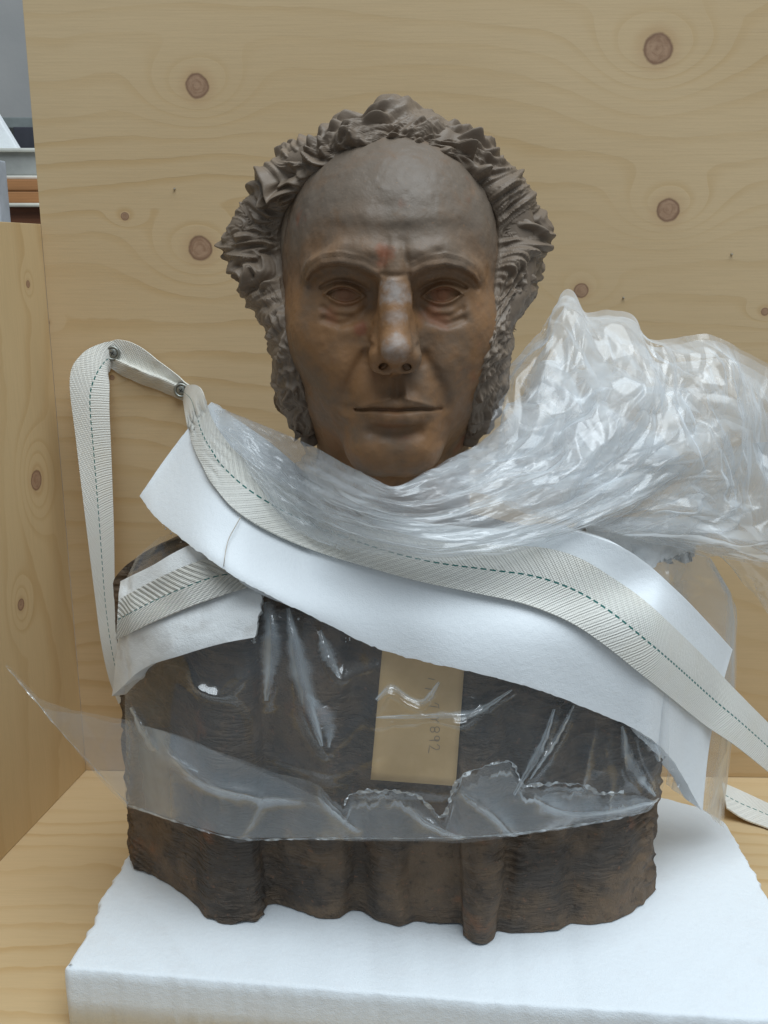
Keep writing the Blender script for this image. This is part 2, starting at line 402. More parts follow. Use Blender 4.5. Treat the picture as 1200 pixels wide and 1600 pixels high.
# ================================================================ the bust: distance fields sculpted in numpy, then surfaced
HX, HY, HZ = 0.009, 0.97, 0.716              # head origin (between the eyes, mid-skull); local X right, D towards viewer, Z up
def L(px, py, D):
    w = W(px, py, HY - D); return np.array([w[0] - HX, D, w[2] - HZ], dtype=np.float32)
class Field:
    def __init__(s, lo, hi, h):
        s.lo = np.array(lo, float); s.h = h; s.n = np.ceil((np.array(hi) - s.lo) / h).astype(int) + 1
        s.ax = [(s.lo[i] + h * np.arange(s.n[i])).astype(np.float32) for i in range(3)]
        s.F = np.full(s.n, .1, dtype=np.float32)
    def box(s, lo, hi):
        a = np.clip(np.floor((np.array(lo) - s.lo) / s.h).astype(int), 0, s.n); b = np.clip(np.ceil((np.array(hi) - s.lo) / s.h).astype(int) + 1, 0, s.n)
        sl = tuple(slice(a[i], b[i]) for i in range(3))
        return sl, s.ax[0][sl[0]][:, None, None], s.ax[1][sl[1]][None, :, None], s.ax[2][sl[2]][None, None, :]
    def apply(s, lo, hi, fn, k, mode='add'):
        sl, x, d, z = s.box(lo, hi)
        if min(sl[i].stop - sl[i].start for i in range(3)) <= 0: return
        v = fn(x, d, z).astype(np.float32); A = s.F[sl]
        if mode == 'add':
            h = np.maximum(k - np.abs(A - v), 0) / k; s.F[sl] = np.minimum(A, v) - h * h * k * .25
        elif mode == 'cut':
            v = -v; h = np.maximum(k - np.abs(A - v), 0) / k; s.F[sl] = np.maximum(A, v) + h * h * k * .25
        elif mode == 'off':
            s.F[sl] = A - v
    def ell(s, c, r, k=.01, mode='add', pad=None):
        c = np.array(c, np.float32); r = np.array(r, np.float32)
        pad = (k * 1.2 + .004) if pad is None else pad
        def fn(x, d, z):
            ax, ad, az = (x - c[0]) / r[0], (d - c[1]) / r[1], (z - c[2]) / r[2]
            k0 = np.sqrt(ax * ax + ad * ad + az * az) + 1e-6; k1 = np.sqrt((ax / r[0]) ** 2 + (ad / r[1]) ** 2 + (az / r[2]) ** 2) + 1e-6
            return k0 * (k0 - 1) / k1
        s.apply(c - r - pad, c + r + pad, fn, k, mode)
    def tube(s, P, rad, k=.006, mode='add'):
        P = np.array(P, np.float32); rad = np.broadcast_to(np.array(rad, np.float32), (len(P),)); m = rad.max() + k * 1.2 + .003
        def fn(x, d, z):
            best = None
            for i in range(len(P) - 1):
                a, b = P[i], P[i + 1]; ab = b - a; L2 = float(ab @ ab) + 1e-12
                t = np.clip(((x - a[0]) * ab[0] + (d - a[1]) * ab[1] + (z - a[2]) * ab[2]) / L2, 0, 1)
                v = np.sqrt((x - a[0] - t * ab[0]) ** 2 + (d - a[1] - t * ab[1]) ** 2 + (z - a[2] - t * ab[2]) ** 2) - (rad[i] + t * (rad[i + 1] - rad[i]))
                best = v if best is None else np.minimum(best, v)
            return best
        s.apply(P.min(0) - m, P.max(0) + m, fn, k, mode)
    def stamp(s, c, r, a):
        """push the surface out (a>0) or in by a gaussian of radii r"""
        c = np.array(c, np.float32); r = np.broadcast_to(np.array(r, np.float32), (3,))
        def fn(x, d, z): return a * np.exp(-(((x - c[0]) / r[0]) ** 2 + ((d - c[1]) / r[1]) ** 2 + ((z - c[2]) / r[2]) ** 2))
        s.apply(c - 2.4 * r, c + 2.4 * r, fn, 0, 'off')
    def crease(s, P, w, a):
        """gaussian groove (a<0) or ridge (a>0) along a polyline"""
        P = np.array(P, np.float32); w = np.broadcast_to(np.array(w, np.float32), (len(P),)); m = w.max() * 2.6
        def fn(x, d, z):
            best = None
            for i in range(len(P) - 1):
                p, q = P[i], P[i + 1]; ab = q - p; L2 = float(ab @ ab) + 1e-12
                t = np.clip(((x - p[0]) * ab[0] + (z - p[2]) * ab[2]) / (float(ab[0] ** 2 + ab[2] ** 2) + 1e-12), 0, 1)
                v = ((x - p[0] - t * ab[0]) ** 2 + (.22 * (d - p[1] - t * ab[1])) ** 2 + (z - p[2] - t * ab[2]) ** 2) / (w[i] + t * (w[i + 1] - w[i])) ** 2
                best = v if best is None else np.minimum(best, v)
            return a * np.exp(-best)
        mm = np.array([m, m + .012, m]); s.apply(P.min(0) - mm, P.max(0) + mm, fn, 0, 'off')
    def front(s, x, z):
        """largest D of the surface at (x, z) or None"""
        i = int(round((x - s.lo[0]) / s.h)); k = int(round((z - s.lo[2]) / s.h))
        if not (0 <= i < s.n[0] and 0 <= k < s.n[2]): return None
        c = np.where(s.F[i, :, k] < 0)[0]
        return None if len(c) == 0 else s.ax[1][c[-1]]
    def surface(s):
        F = s.F; h = s.h
        S = F < 0
        c = [S[a:S.shape[0] - 1 + a, b:S.shape[1] - 1 + b, e:S.shape[2] - 1 + e] for a in (0, 1) for b in (0, 1) for e in (0, 1)]
        cnt = sum(k.astype(np.uint8) for k in c); act = (cnt > 0) & (cnt < 8)
        idx = np.full(act.shape, -1, np.int32); cells = np.argwhere(act); idx[act] = np.arange(len(cells))
        off = np.array([(a, b, e) for a in (0, 1) for b in (0, 1) for e in (0, 1)])
        V = np.stack([F[cells[:, 0] + o[0], cells[:, 1] + o[1], cells[:, 2] + o[2]] for o in off], 1)
        acc = np.zeros((len(cells), 3)); num = np.zeros(len(cells))
        for i in range(8):
            for j in range(i + 1, 8):
                if np.abs(off[i] - off[j]).sum() != 1: continue
                a, b = V[:, i], V[:, j]; m = (a < 0) != (b < 0)
                t = np.where(m, a / np.where(m, a - b, 1), 0)[:, None]
                acc += np.where(m[:, None], off[i] + t * (off[j] - off[i]), 0); num += m
        pos = s.lo + h * (cells + acc / num[:, None])
        quads = []
        for axis in range(3):
            a = [slice(None)] * 3; b = [slice(None)] * 3; a[axis] = slice(0, -1); b[axis] = slice(1, None)
            ch = S[tuple(a)] != S[tuple(b)]; e = np.argwhere(ch)
            o1, o2 = [k for k in range(3) if k != axis]
            ok = (e[:, o1] > 0) & (e[:, o2] > 0) & (e[:, o1] < S.shape[o1] - 1) & (e[:, o2] < S.shape[o2] - 1); e = e[ok]
            def cell(d1, d2):
                q = e.copy(); q[:, o1] -= d1; q[:, o2] -= d2; return idx[q[:, 0], q[:, 1], q[:, 2]]
            q = np.stack([cell(1, 1), cell(0, 1), cell(0, 0), cell(1, 0)], 1)
            ins = S[e[:, 0], e[:, 1], e[:, 2]]
            fl = ins if axis != 1 else ~ins
            q[~fl] = q[~fl][:, ::-1]
            quads.append(q)
        q = np.concatenate(quads); q = q[(q >= 0).all(1)]
        w = np.stack([pos[:, 0] + HX, HY - pos[:, 1], pos[:, 2] + HZ], 1)
        return w, q[:, ::-1]          # D axis is mirrored, so flip the winding

def both(fn):
    fn(-1); fn(1)
# ---------------------------------------------------------------- head
H = Field((-.125, -.155, -.30), (.125, .165, .17), .0011)
H.ell((0, -.018, .038), (.1045, .137, .113), .02, pad=.12)                       # cranium
H.ell((0, .006, -.030), (.0985, .096, .112), .035, pad=.06)                      # face block
H.ell((0, .008, -.090), (.082, .087, .060), .035, pad=.05)                      # jaw
H.tube([(0, -.02, -.08), (0, -.035, -.30)], [.072, .085], .03)                  # neck
H.ell((0, .074, -.134), (.036, .036, .0275), .03)                               # chin
both(lambda s: H.ell((s * .020, .078, -.137), (.020, .027, .021), .016))
H.ell((0, .070, -.092), (.044, .037, .042), .03)                                # mouth mound
both(lambda s: H.ell((s * .058, .056, -.036), (.032, .036, .032), .035))         # cheek bones
both(lambda s: H.stamp((s * .058, .080, -.082), (.022, .03, .028), .0030))      # hollow of the cheek
# forehead forms
both(lambda s: H.stamp((s * .034, .115, .062), (.028, .03, .022), .0025))
H.stamp((0, .12, .036), (.030, .03, .012), -.0015)
both(lambda s: H.stamp((s * .088, .045, .020), (.02, .04, .030), -.0022))        # temples
both(lambda s: H.crease([(s * .074, .09, .085), (s * .079, .085, .05), (s * .080, .08, .028)], .006, .0016))   # temple ridge
# sockets first, then brows
both(lambda s: H.ell((s * .0425, .122, .000), (.031, .027, .0215), .014, 'cut'))
both(lambda s: H.stamp((s * .0215, .112, -.003), (.008, .02, .013), -.0085))
def brow(s):
    px = [(596, 432), (566, 416), (529, 409), (504, 412), (486, 423), (479, 436)] if s < 0 else [(636, 430), (666, 416), (696, 411), (722, 417), (741, 429), (747, 440)]
    D = [.1200, .1205, .1160, .1085, .0975, .0850]
    edge = [L(p[0], p[1], d) for p, d in zip(px, D)]
    H.tube([e + np.array([0, -.0065, .0045]) for e in edge], [.0048, .0050, .0046, .0044, .0040, .0025], .014)
    H.crease(edge, [.0028, .0028, .0024, .0024, .0020, .0012], .0034)            # sharp raised lower edge
    for q in range(3): H.crease([e + np.array([0, 0, .0032 + .0024 * q]) for e in edge[:5]], .0010, .0011)
    H.crease([e + np.array([-s * .001, 0, -.0058]) for e in edge], [.0040, .0045, .0042, .0038, .0035, .003], -.0022)
both(brow)
H.tube([(0, .1130, .034), (0, .1165, .020), (0, .120, .006), (0, .122, -.010)], [.010, .0098, .0085, .0082], .013)   # glabella and root of the nose
both(lambda s: H.crease([(s * .0105, .125, .016), (s * .0102, .125, .026), (s * .0075, .124, .036), (s * .006, .124, .044)], [.0040, .0034, .0036, .006], -.0026))   # frown lines
H.crease([(-.011, .126, .0178), (0, .127, .0168), (.011, .126, .0178)], .0022, -.0026)
both(lambda s: H.stamp((s * .021, .121, .037), (.011, .02, .008), .0046))        # knotted frown muscle
both(lambda s: H.stamp((s * .043, .117, .043), (.018, .02, .008), .0026))
H.stamp((0, .123, .054), (.014, .02, .006), -.0022)
both(lambda s: H.crease([(s * .010, .122, .0535), (s * .03, .121, .0555), (s * .055, .112, .057)], .0065, -.0013))
H.crease([(-.05, .114, .076), (-.02, .120, .074), (.02, .120, .075), (.05, .113, .077)], .007, -.0008)
# nose
H.tube([(0, .1185, .010), (0, .1235, -.008), (.0005, .1310, -.026), (.001, .1365, -.040)], [.0060, .0062, .0082, .0114], .012)
both(lambda s: H.tube([(s * .0022, .1195, .004), (s * .0026, .1258, -.016), (s * .0042, .1310, -.033)], [.0042, .0040, .0056], .010))   # flat back of the nose
both(lambda s: H.tube([(s * .004, .112, -.006), (s * .0085, .113, -.026), (s * .0118, .116, -.042)], [.006, .008, .009], .016))
H.ell((.001, .1375, -.0425), (.0122, .0122, .0105), .008)
both(lambda s: H.ell((s * .0160 + .0005, .1215, -.0500), (.0080, .0130, .0098), .009))       # wings
H.tube([(.001, .1335, -.0500), (.001, .124, -.0575), (.001, .114, -.0620)], [.0052, .0050, .005], .006)                   # columella
both(lambda s: H.tube([(s * .0158 + .0005, .126, -.0590), (s * .010, .128, -.0610), (s * .006, .1265, -.0610)], [.0026, .0022, .0026], .004))   # rim under the nostril
both(lambda s: H.tube([(s * .0105, .1335, -.0585), (s * .0112, .124, -.0560)], [.0022, .0034], .002, 'cut'))
both(lambda s: H.crease([(s * .0200, .124, -.0405), (s * .0250, .119, -.047), (s * .0252, .115, -.058)], [.0028, .0028, .003], -.0026))
# nasolabial folds and cheeks
both(lambda s: H.crease([(s * .0265, .112, -.050), (s * .034, .110, -.064), (s * .041, .103, -.080), (s * .0445, .095, -.094)], [.0038, .005, .006, .0065], -.0032))
both(lambda s: H.stamp((s * .046, .102, -.060), (.014, .02, .018), .0044))
both(lambda s: H.stamp((s * .026, .112, -.080), (.012, .02, .012), .0022))
# philtrum, lips
MX = .0025
def lip(P, r, k): H.tube([(p[0] + MX, p[1], p[2]) for p in P], r, k)
lip([(-.036, .093, -.0955), (-.024, .1035, -.0935), (-.010, .1105, -.0895), (0, .1105, -.0915), (.010, .1105, -.0895), (.024, .1035, -.0935), (.038, .092, -.0955)], [.0030, .0054, .0076, .0066, .0076, .0054, .0030], .006)
lip([(-.036, .0925, -.0975), (-.022, .102, -.1015), (-.008, .1105, -.1035), (.008, .1105, -.1035), (.022, .102, -.1015), (.038, .0915, -.0975)], [.0030, .0060, .0088, .0088, .0060, .0030], .006)
H.crease([(-.0365 + MX, .098, -.0982), (-.022 + MX, .1095, -.0962), (-.009 + MX, .1165, -.0960), (MX, .117, -.0968), (.009 + MX, .1165, -.0960), (.022 + MX, .1095, -.0962), (.039 + MX, .0965, -.0984)], [.0012, .0017, .0018, .0018, .0018, .0017, .0012], -.0046)
both(lambda s: H.stamp((s * .0385 + MX, .097, -.0970), (.006, .012, .005), -.0022))
H.crease([(MX, .118, -.070), (MX, .1165, -.077), (MX, .117, -.084)], [.0030, .0034, .0038], -.0040)
both(lambda s: H.crease([(s * .0062 + MX, .118, -.068), (s * .0078 + MX, .117, -.083)], .0022, .0014))
both(lambda s: H.crease([(s * .006 + MX, .118, -.0855), (s * .018 + MX, .112, -.0890), (s * .032 + MX, .100, -.0945)], .0014, .0019))   # lip border
H.crease([(-.018, .103, -.1165), (-.006, .107, -.1165), (.008, .107, -.1165), (.020, .103, -.1165)], [.007, .0085, .0085, .007], -.0046)
both(lambda s: H.crease([(s * .042, .090, -.103), (s * .044, .087, -.116), (s * .041, .082, -.126)], .007, -.0014))
H.stamp((0, .112, -.138), (.006, .02, .010), -.0008)
# eyes
def eye(s, cx, tilt):
    c = np.array([cx, .0765, .0005], np.float32); rb = .0205
    H.ell(c, (rb, rb, rb), .0015)
    def lid(sign, rr, hgt, w0):
        def fn(x, d, z):
            q = (x - cx) / w0; line = sign * hgt * np.clip(1 - q * q, -.6, 1) + tilt * q * .0011 + .0005
            ball = np.sqrt((x - cx) ** 2 + (d - c[1]) ** 2 + (z - c[2]) ** 2) - rr
            cut = (line - z) if sign > 0 else (z - line)
            return np.maximum(ball, cut)
        return fn
    H.apply(c - .032, c + .032, lid(1, .0243, .0068, .0170), .0016)
    H.apply(c - .032, c + .032, lid(-1, .0230, .0066, .0170), .0016)
    def arc(sign, hgt, rr, w, n=9, dz=0.):
        P = []
        for t in np.linspace(-1, 1, n):
            x = t * w; z = sign * hgt * (1 - t * t) + tilt * t * .0011 + .0005 + dz
            P.append((cx + x, .0765 + math.sqrt(max(1e-6, rr * rr - x * x - z * z)), z))
        return P
    H.crease(arc(1, .0080, .0247, .0172), .0013, .0024)
    H.crease(arc(-1, .0074, .0234, .0172), .0013, .0022)
    H.crease(arc(1, .0072, .0258, .0205, dz=.0050), .0017, -.0030)
    H.crease(arc(1, .0066, .0212, .0165, dz=-.0012), .0012, -.0012)               # fold above the lid
    H.crease([(cx - .019 * 1, .094, -.010), (cx - .008, .0965, -.0165), (cx + .006, .0965, -.0172), (cx + .018, .0925, -.011)], .0028, -.0018)
    H.crease([(cx - s * .022, .100, -.010), (cx - s * .012, .102, -.0195), (cx + s * .004, .100, -.0245), (cx + s * .018, .093, -.020)], .0040, -.0030)
    H.stamp((cx, .097, -.0135), (.014, .012, .0045), .0026)
    ring = [(cx + .0056 * math.cos(t), .0765 + math.sqrt(.0205 ** 2 - .0056 ** 2), .0012 + .0056 * math.sin(t)) for t in np.linspace(0, 2 * math.pi, 15)]
    H.crease(ring, .0011, -.00035); H.stamp((cx, .099, .0012), (.0022, .004, .0022), -.0008)
eye(-1, -.0430, -1); eye(1, .0412, 1)
# left brow side seen heavier; ears tucked behind the whiskers
both(lambda s: H.ell((s * .0985, -.012, -.020), (.012, .022, .036), .006))
# hand-modelled unevenness
def noise3(shape, cell, seed):
    r = np.random.default_rng(seed); g = r.standard_normal([max(2, int(n_ / cell) + 2) for n_ in shape]).astype(np.float32)
    for ax_ in range(3):
        x = np.arange(shape[ax_]) / cell; i_ = x.astype(int); f = (x - i_).astype(np.float32); f = f * f * (3 - 2 * f)
        sh = [1, 1, 1]; sh[ax_] = -1; f = f.reshape(sh)
        g = np.take(g, i_, ax_) * (1 - f) + np.take(g, i_ + 1, ax_) * f
    return g
H.F += .00035 * noise3(H.F.shape, 15.3, 1) + .00022 * noise3(H.F.shape, 6.1, 2) + .0001 * noise3(H.F.shape, 3., 3)
hv, hq = H.surface()

# ---------------------------------------------------------------- hair and whiskers
inner = [(490, 690), (484, 645), (475, 605), (459, 555), (448, 497), (438, 450), (432, 400), (434, 362), (444, 332), (462, 304), (499, 262), (550, 232), (612, 224), (668, 230), (728, 262), (762, 305), (779, 345), (780, 391), (774, 440), (769, 490), (760, 531), (745, 569), (737, 613), (733, 655), (729, 690)]
outer = [(468, 690), (432, 655), (420, 622), (420, 570), (416, 518), (384, 470), (352, 425), (350, 372), (370, 322), (390, 278), (424, 240), (482, 206), (600, 152), (694, 186), (755, 212), (806, 262), (845, 308), (862, 360), (860, 405), (842, 462), (806, 510), (798, 560), (800, 612), (782, 656), (746, 692)]
dout = [.020, .010, .004, 0, -.006, -.012, -.015, -.015, -.012, -.010, -.005, .005, .015, .005, -.005, -.010, -.012, -.015, -.015, -.012, -.006, 0, .004, .010, .020]
NA = len(inner)
Pin, Pout = np.array(inner, float), np.array(outer, float)
def band_px(a, r):
    x = np.clip(a, 0, NA - 1.0001); i = int(x); f = x - i
    p = Pin[i] * (1 - f) + Pin[i + 1] * f; q = Pout[i] * (1 - f) + Pout[i + 1] * f; d = dout[i] * (1 - f) + dout[i + 1] * f
    return p + (q - p) * r, d
din = []
for p in inner:
    Dg = .05
    for _ in range(4):
        l = L(p[0], p[1], Dg); f = H.front(l[0] * .985, l[2]); Dg = .5 * Dg + .5 * (f if f is not None else .01)
    din.append(Dg)
din = np.convolve(np.pad(np.array(din), 1, 'edge'), [.25, .5, .25], 'valid')
def hair_pt(a, r, lift=0.0):
    px, do = band_px(a, r); x = np.clip(a, 0, NA - 1.0001); i = int(x); f = x - i
    di = din[i] * (1 - f) + din[i + 1] * f
    rr = min(max(r, 0), 1.15)
    D = do + (di - do) * math.sqrt(max(0, 1 - min(rr, 1) ** 1.8)) - (max(rr - 1, 0)) * .05
    D += lift
    return L(px[0], px[1], D)
HR = Field((-.165, -.17, -.165), (.165, .125, .185), .0013)
HR.ell((0, -.035, .040), (.112, .130, .112), .02, pad=.1)        # mass over the back of the head
# cut the mass so that it stays behind the brow dome
def frontcut(x, d, z): return .028 - d + 0 * x + 0 * z
HR.apply((-.2, -.2, -.2), (.2, .2, .2), lambda x, d, z: (.022 - d) + 0 * x + 0 * z, .012, 'cut')
hr = np.random.default_rng(5)
for a in np.arange(0, NA - 1 + 1e-6, .4):
    side = a < 5.5 or a > 18.5
    P = [hair_pt(a, r, -.008 if side else -.013) for r in np.linspace(.0 if side else .05, .66 if side else .62, 7)]
    rad = .006 if side else .009
    P = [p - np.array([0, rad * .9, 0]) + np.array([0, 0, 0]) for p in P]
    # pull the outermost control points inward so the tube stays inside the silhouette
    HR.tube(P, [rad * .5] + [rad] * 5 + [rad * .75], .008)
    B = [p - np.array([0, .018 + .012 * i / 6, 0]) for i, p in enumerate(P)]
    HR.tube(B, [rad] * 7, .012)
rv, rq = HR.surface()
# depth of the hair surface at any photo position
_tab = [(a, r) for a in np.arange(0, NA - 1 + 1e-6, .1) for r in np.linspace(-.15, 1.0, 16)]
_tp = np.array([band_px(a, r)[0] for a, r in _tab]); _td = np.array([(lambda h: h[1])(hair_pt(a, max(r, 0.0))) for a, r in _tab])
def hair_depth(p):
    d2 = ((_tp - p) ** 2).sum(1); k = np.argpartition(d2, 6)[:6]; w = 1 / (d2[k] + 4)
    far = math.sqrt(d2[k].min())
    return float((w * _td[k]).sum() / w.sum()) - max(0, far - 6) * .0011
def smooth_lock(px0, head, length, A, waves, ph, curl, wid, thk, lift, ng, gro, n=28, m=40, twist=.75, tip=.55):
    """one wavy lock: a grooved, flattened sweep that follows the hair surface; returns verts, quads"""
    p = np.array(px0, float); ds = length / (n - 1); P = []
    for t in np.linspace(0, 1, n):
        D = hair_depth(p) + lift * math.sin(math.pi * (t * .85 + .08)) - .004 * (1 - min(1, t * 5)) - .010 * max(0, t - .7) / .3
        P.append(L(p[0], p[1], D))
        th = head + A * math.sin(2 * math.pi * waves * t + ph) + curl * t * t
        p = p + ds * np.array([math.cos(th), math.sin(th)])
    P = np.array(P, float)
    for _ in range(2): P[1:-1] = .25 * P[:-2] + .5 * P[1:-1] + .25 * P[2:]
    tg = np.gradient(P, axis=0); tg /= np.linalg.norm(tg, axis=1, keepdims=True)
    nr = P * np.array([.75, .35, .75]) + np.array([0, .055, -.02]); nr /= np.linalg.norm(nr, axis=1, keepdims=True)
    sd = np.cross(tg, nr); sd /= np.linalg.norm(sd, axis=1, keepdims=True); nn = np.cross(sd, tg)
    t_ = np.linspace(0, 1, n); tw = twist * np.sin(2 * math.pi * waves * t_ + ph + 1.2)
    sd, nn = sd * np.cos(tw)[:, None] + nn * np.sin(tw)[:, None], nn * np.cos(tw)[:, None] - sd * np.sin(tw)[:, None]
    prof = np.clip(np.minimum(.55 + t_ * 3.2, (np.maximum(1.0 - t_, 0) / .30) ** .5), .06, 1)
    an = np.linspace(0, 2 * math.pi, m, endpoint=False)
    cs, sn = np.cos(an), np.sin(an)
    ridge = 1 + gro * np.cos(ng * math.pi * cs + ph) * (np.abs(sn) ** .5)
    prof2 = prof ** .8
    V = P[:, None] + sd[:, None] * (wid * prof)[:, None, None] * cs[None, :, None] + nn[:, None] * (thk * prof2)[:, None, None] * (sn * ridge)[None, :, None]
    return V.reshape(-1, 3), grid_quads(n, m, True)
_lv, _lq, _ln = [], [], 0
def add_lock(*a, **k):
    global _ln
    v, q = smooth_lock(*a, **k); _lv.append(v); _lq.append(q + _ln); _ln += len(v)
def outward(a):
    x = min(a, NA - 1.001); i = int(x); f = x - i; p, _ = band_px(a, 0.); q, _ = band_px(a, 1.); d = q - p; return math.atan2(d[1], d[0])
def turn(a, frac):
    """heading: outwards, turned by frac towards straight down"""
    o = outward(a); dn = math.pi / 2; d = (dn - o + math.pi) % (2 * math.pi) - math.pi
    return o + d * frac
# continuous modelled hair: wavy locks with tooled strands, laid over the band and carried round behind it
NAS, NRS = 1100, 240
aa = np.linspace(0, NA - 1.0001, NAS); rr = np.linspace(-.22, 1.55, NRS)
ii = aa.astype(int); ff = (aa - ii)[:, None]
pin = Pin[ii] * (1 - ff) + Pin[ii + 1] * ff; pout = Pout[ii] * (1 - ff) + Pout[ii + 1] * ff
k9 = np.exp(-np.linspace(-2, 2, 41) ** 2); k9 /= k9.sum()
sm = lambda A: np.stack([np.convolve(np.pad(A[:, c], 20, 'edge'), k9, 'valid') for c in range(A.shape[1])], -1)
pin, pout = sm(pin), sm(pout)
do_ = np.interp(aa, np.arange(NA), dout); di_ = np.interp(aa, np.arange(NA), din)
di_ = sm(di_[:, None])[:, 0]
Rg = np.repeat(rr[None], NAS, 0); Rc = np.clip(Rg, 0, 1)
shr = .90                                            # room for the relief inside the outline
PXg = pin[:, None] + (pout - pin)[:, None] * (np.minimum(Rg, 1) * shr - np.clip(Rg - 1, 0, 1)[...] ** 1.5 * .55)[..., None]
Dg = do_[:, None] + (di_ - do_)[:, None] * np.sqrt(np.clip(1 - Rc ** 1.8, 0, 1)) - np.clip(Rg - 1, 0, 1) * .14 + np.clip(-Rg, 0, 1) * -.03
def Lgrid(px, py, D):
    u = (px - 600) / FPX; v = (py - 800) / FPX; Y = HY - D; t = Y / (CP - v * SP)
    return np.stack([u * t - HX, D, CAMZ + (-SP - v * CP) * t - HZ], -1)
S0 = Lgrid(PXg[..., 0], PXg[..., 1], Dg)
for _ in range(3): S0[:, 1:-1] = .25 * S0[:, :-2] + .5 * S0[:, 1:-1] + .25 * S0[:, 2:]
sl_ = np.concatenate([[0], np.cumsum(np.linalg.norm(np.diff((pin + pout) / 2, axis=0), axis=1))])     # px along the band
bw = np.linalg.norm(pout - pin, axis=1)
whisk = np.clip(np.maximum((5.6 - aa) / 1.2, (aa - 18.4) / 1.2), 0, 1); whisk = whisk * whisk * (3 - 2 * whisk)
Sg = np.repeat(sl_[:, None], NRS, 1); Qg = np.where(Rg < 1, Rg, 1 + (Rg - 1) * 1.6) * np.maximum(bw, 45)[:, None]
wx = 19 * vnoise2(Sg / 58, Qg / 58, 401) + 6 * vnoise2(Sg / 21, Qg / 21, 402); wy = 19 * vnoise2(Sg / 58, Qg / 58, 403) + 6 * vnoise2(Sg / 21, Qg / 21, 404)
wf = (1 - .55 * whisk)[:, None]
sgn = np.where(sl_ < sl_[NAS // 2], -1., 1.)[:, None]
tau = (np.clip(np.abs(aa - 12) / 5, 0, 1) * 1.15 + whisk * .30)[:, None] * sgn + .55 * vnoise2(Sg / 90, Qg / 90, 405)
X1, Y1 = Sg + wx * wf, Qg + wy * wf
across = X1 * np.cos(tau) - Y1 * np.sin(tau); along = Y1 * np.cos(tau) + X1 * np.sin(tau)
lw_ = (35 - 18 * whisk)[:, None]; lam = (64 - 34 * whisk)[:, None]
across = across + .42 * lw_ * np.sin(2 * math.pi * along / lam + 3.0 * vnoise2(across / 46, along / 100, 406)) + .10 * lw_ * np.sin(2 * math.pi * along / (lam * .41) + 5 * vnoise2(across / 30, along / 60, 407))
ci = across / lw_ + .35 * vnoise2(Sg / 60, Qg / 44, 411)
crest = lambda t, p: (.5 - .5 * np.cos(2 * math.pi * t)) ** p                # rounded backs, narrow valleys
amp1 = .55 + .45 * np.sin(2 * math.pi * along / (lam * 1.3) + 4 * vnoise2(across / 50, along / 50, 412))
amp1 = np.clip(amp1 + .5 * vnoise2(across / 26, along / 40, 413), .12, 1.25)
rel = (.0120 * crest(ci, .62) * amp1 + .0030 * crest(ci * 2.37 + .3 * vnoise2(Sg / 18, Qg / 18, 414), .7) * np.clip(.65 + .7 * vnoise2(across / 20, along / 30, 415), .1, 1.3)
       + 0 * crest(ci * 7.3 + .4 * vnoise2(Sg / 9, Qg / 12, 416), .7) * np.clip(.6 + .8 * vnoise2(across / 11, along / 30, 417), 0, 1.2) + .0060 * vnoise2(Sg / 40, Qg / 34, 408) - .004)
strands = .0020 * crest(ci * 6.3 + .4 * vnoise2(Sg / 9, Qg / 12, 416), .8) * np.clip(.6 + .8 * vnoise2(across / 11, along / 30, 417), 0, 1.2) - .0005
for _ in range(17):
    rel[1:-1, 1:-1] = .5 * rel[1:-1, 1:-1] + .125 * (rel[:-2, 1:-1] + rel[2:, 1:-1] + rel[1:-1, :-2] + rel[1:-1, 2:])
rel = (rel * 1.36 + strands) * (1 - .45 * whisk)[:, None]
rel = rel * (1 - .25 * np.clip((Rg - .75) / .3, 0, 1)) + .006 * vnoise2(Sg / 27, Qg / 60, 431) * np.clip((Rg - .5) / .4, 0, 1) * (1 - .7 * whisk)[:, None]
fade = np.clip((Rg + .16) / .46, 0, 1); fade = fade * fade * (3 - 2 * fade)
endf = np.minimum(np.clip(aa / .5, 0, 1), np.clip((NA - 1 - aa) / .5, 0, 1))[:, None]
rel = rel * fade * endf - .0015 * (1 - fade) - .006 * (1 - endf)
nS = np.cross(np.gradient(S0, axis=1), np.gradient(S0, axis=0)); nS /= np.linalg.norm(nS, axis=-1, keepdims=True) + 1e-9
outd = S0 - np.array([0, -.05, .02]); nS *= np.sign((nS * outd).sum(-1).mean())
nS = sum(np.roll(nS, k_, 0) for k_ in range(-6, 7)) / 13; nS /= np.linalg.norm(nS, axis=-1, keepdims=True) + 1e-9
SG = S0 + nS * rel[..., None]
for _ in range(2):
    SG[1:-1, 1:-1] = .5 * SG[1:-1, 1:-1] + .125 * (SG[:-2, 1:-1] + SG[2:, 1:-1] + SG[1:-1, :-2] + SG[1:-1, 2:])
_lv.append(SG.reshape(-1, 3)); _lq.append(grid_quads(NAS, NRS)); _ln += NAS * NRS
lv = np.concatenate(_lv); lv = np.stack([lv[:, 0] + HX, HY - lv[:, 1], lv[:, 2] + HZ], 1); lq = np.concatenate(_lq)
rq = np.concatenate([rq, lq + len(rv)]); rv = np.concatenate([rv, lv])


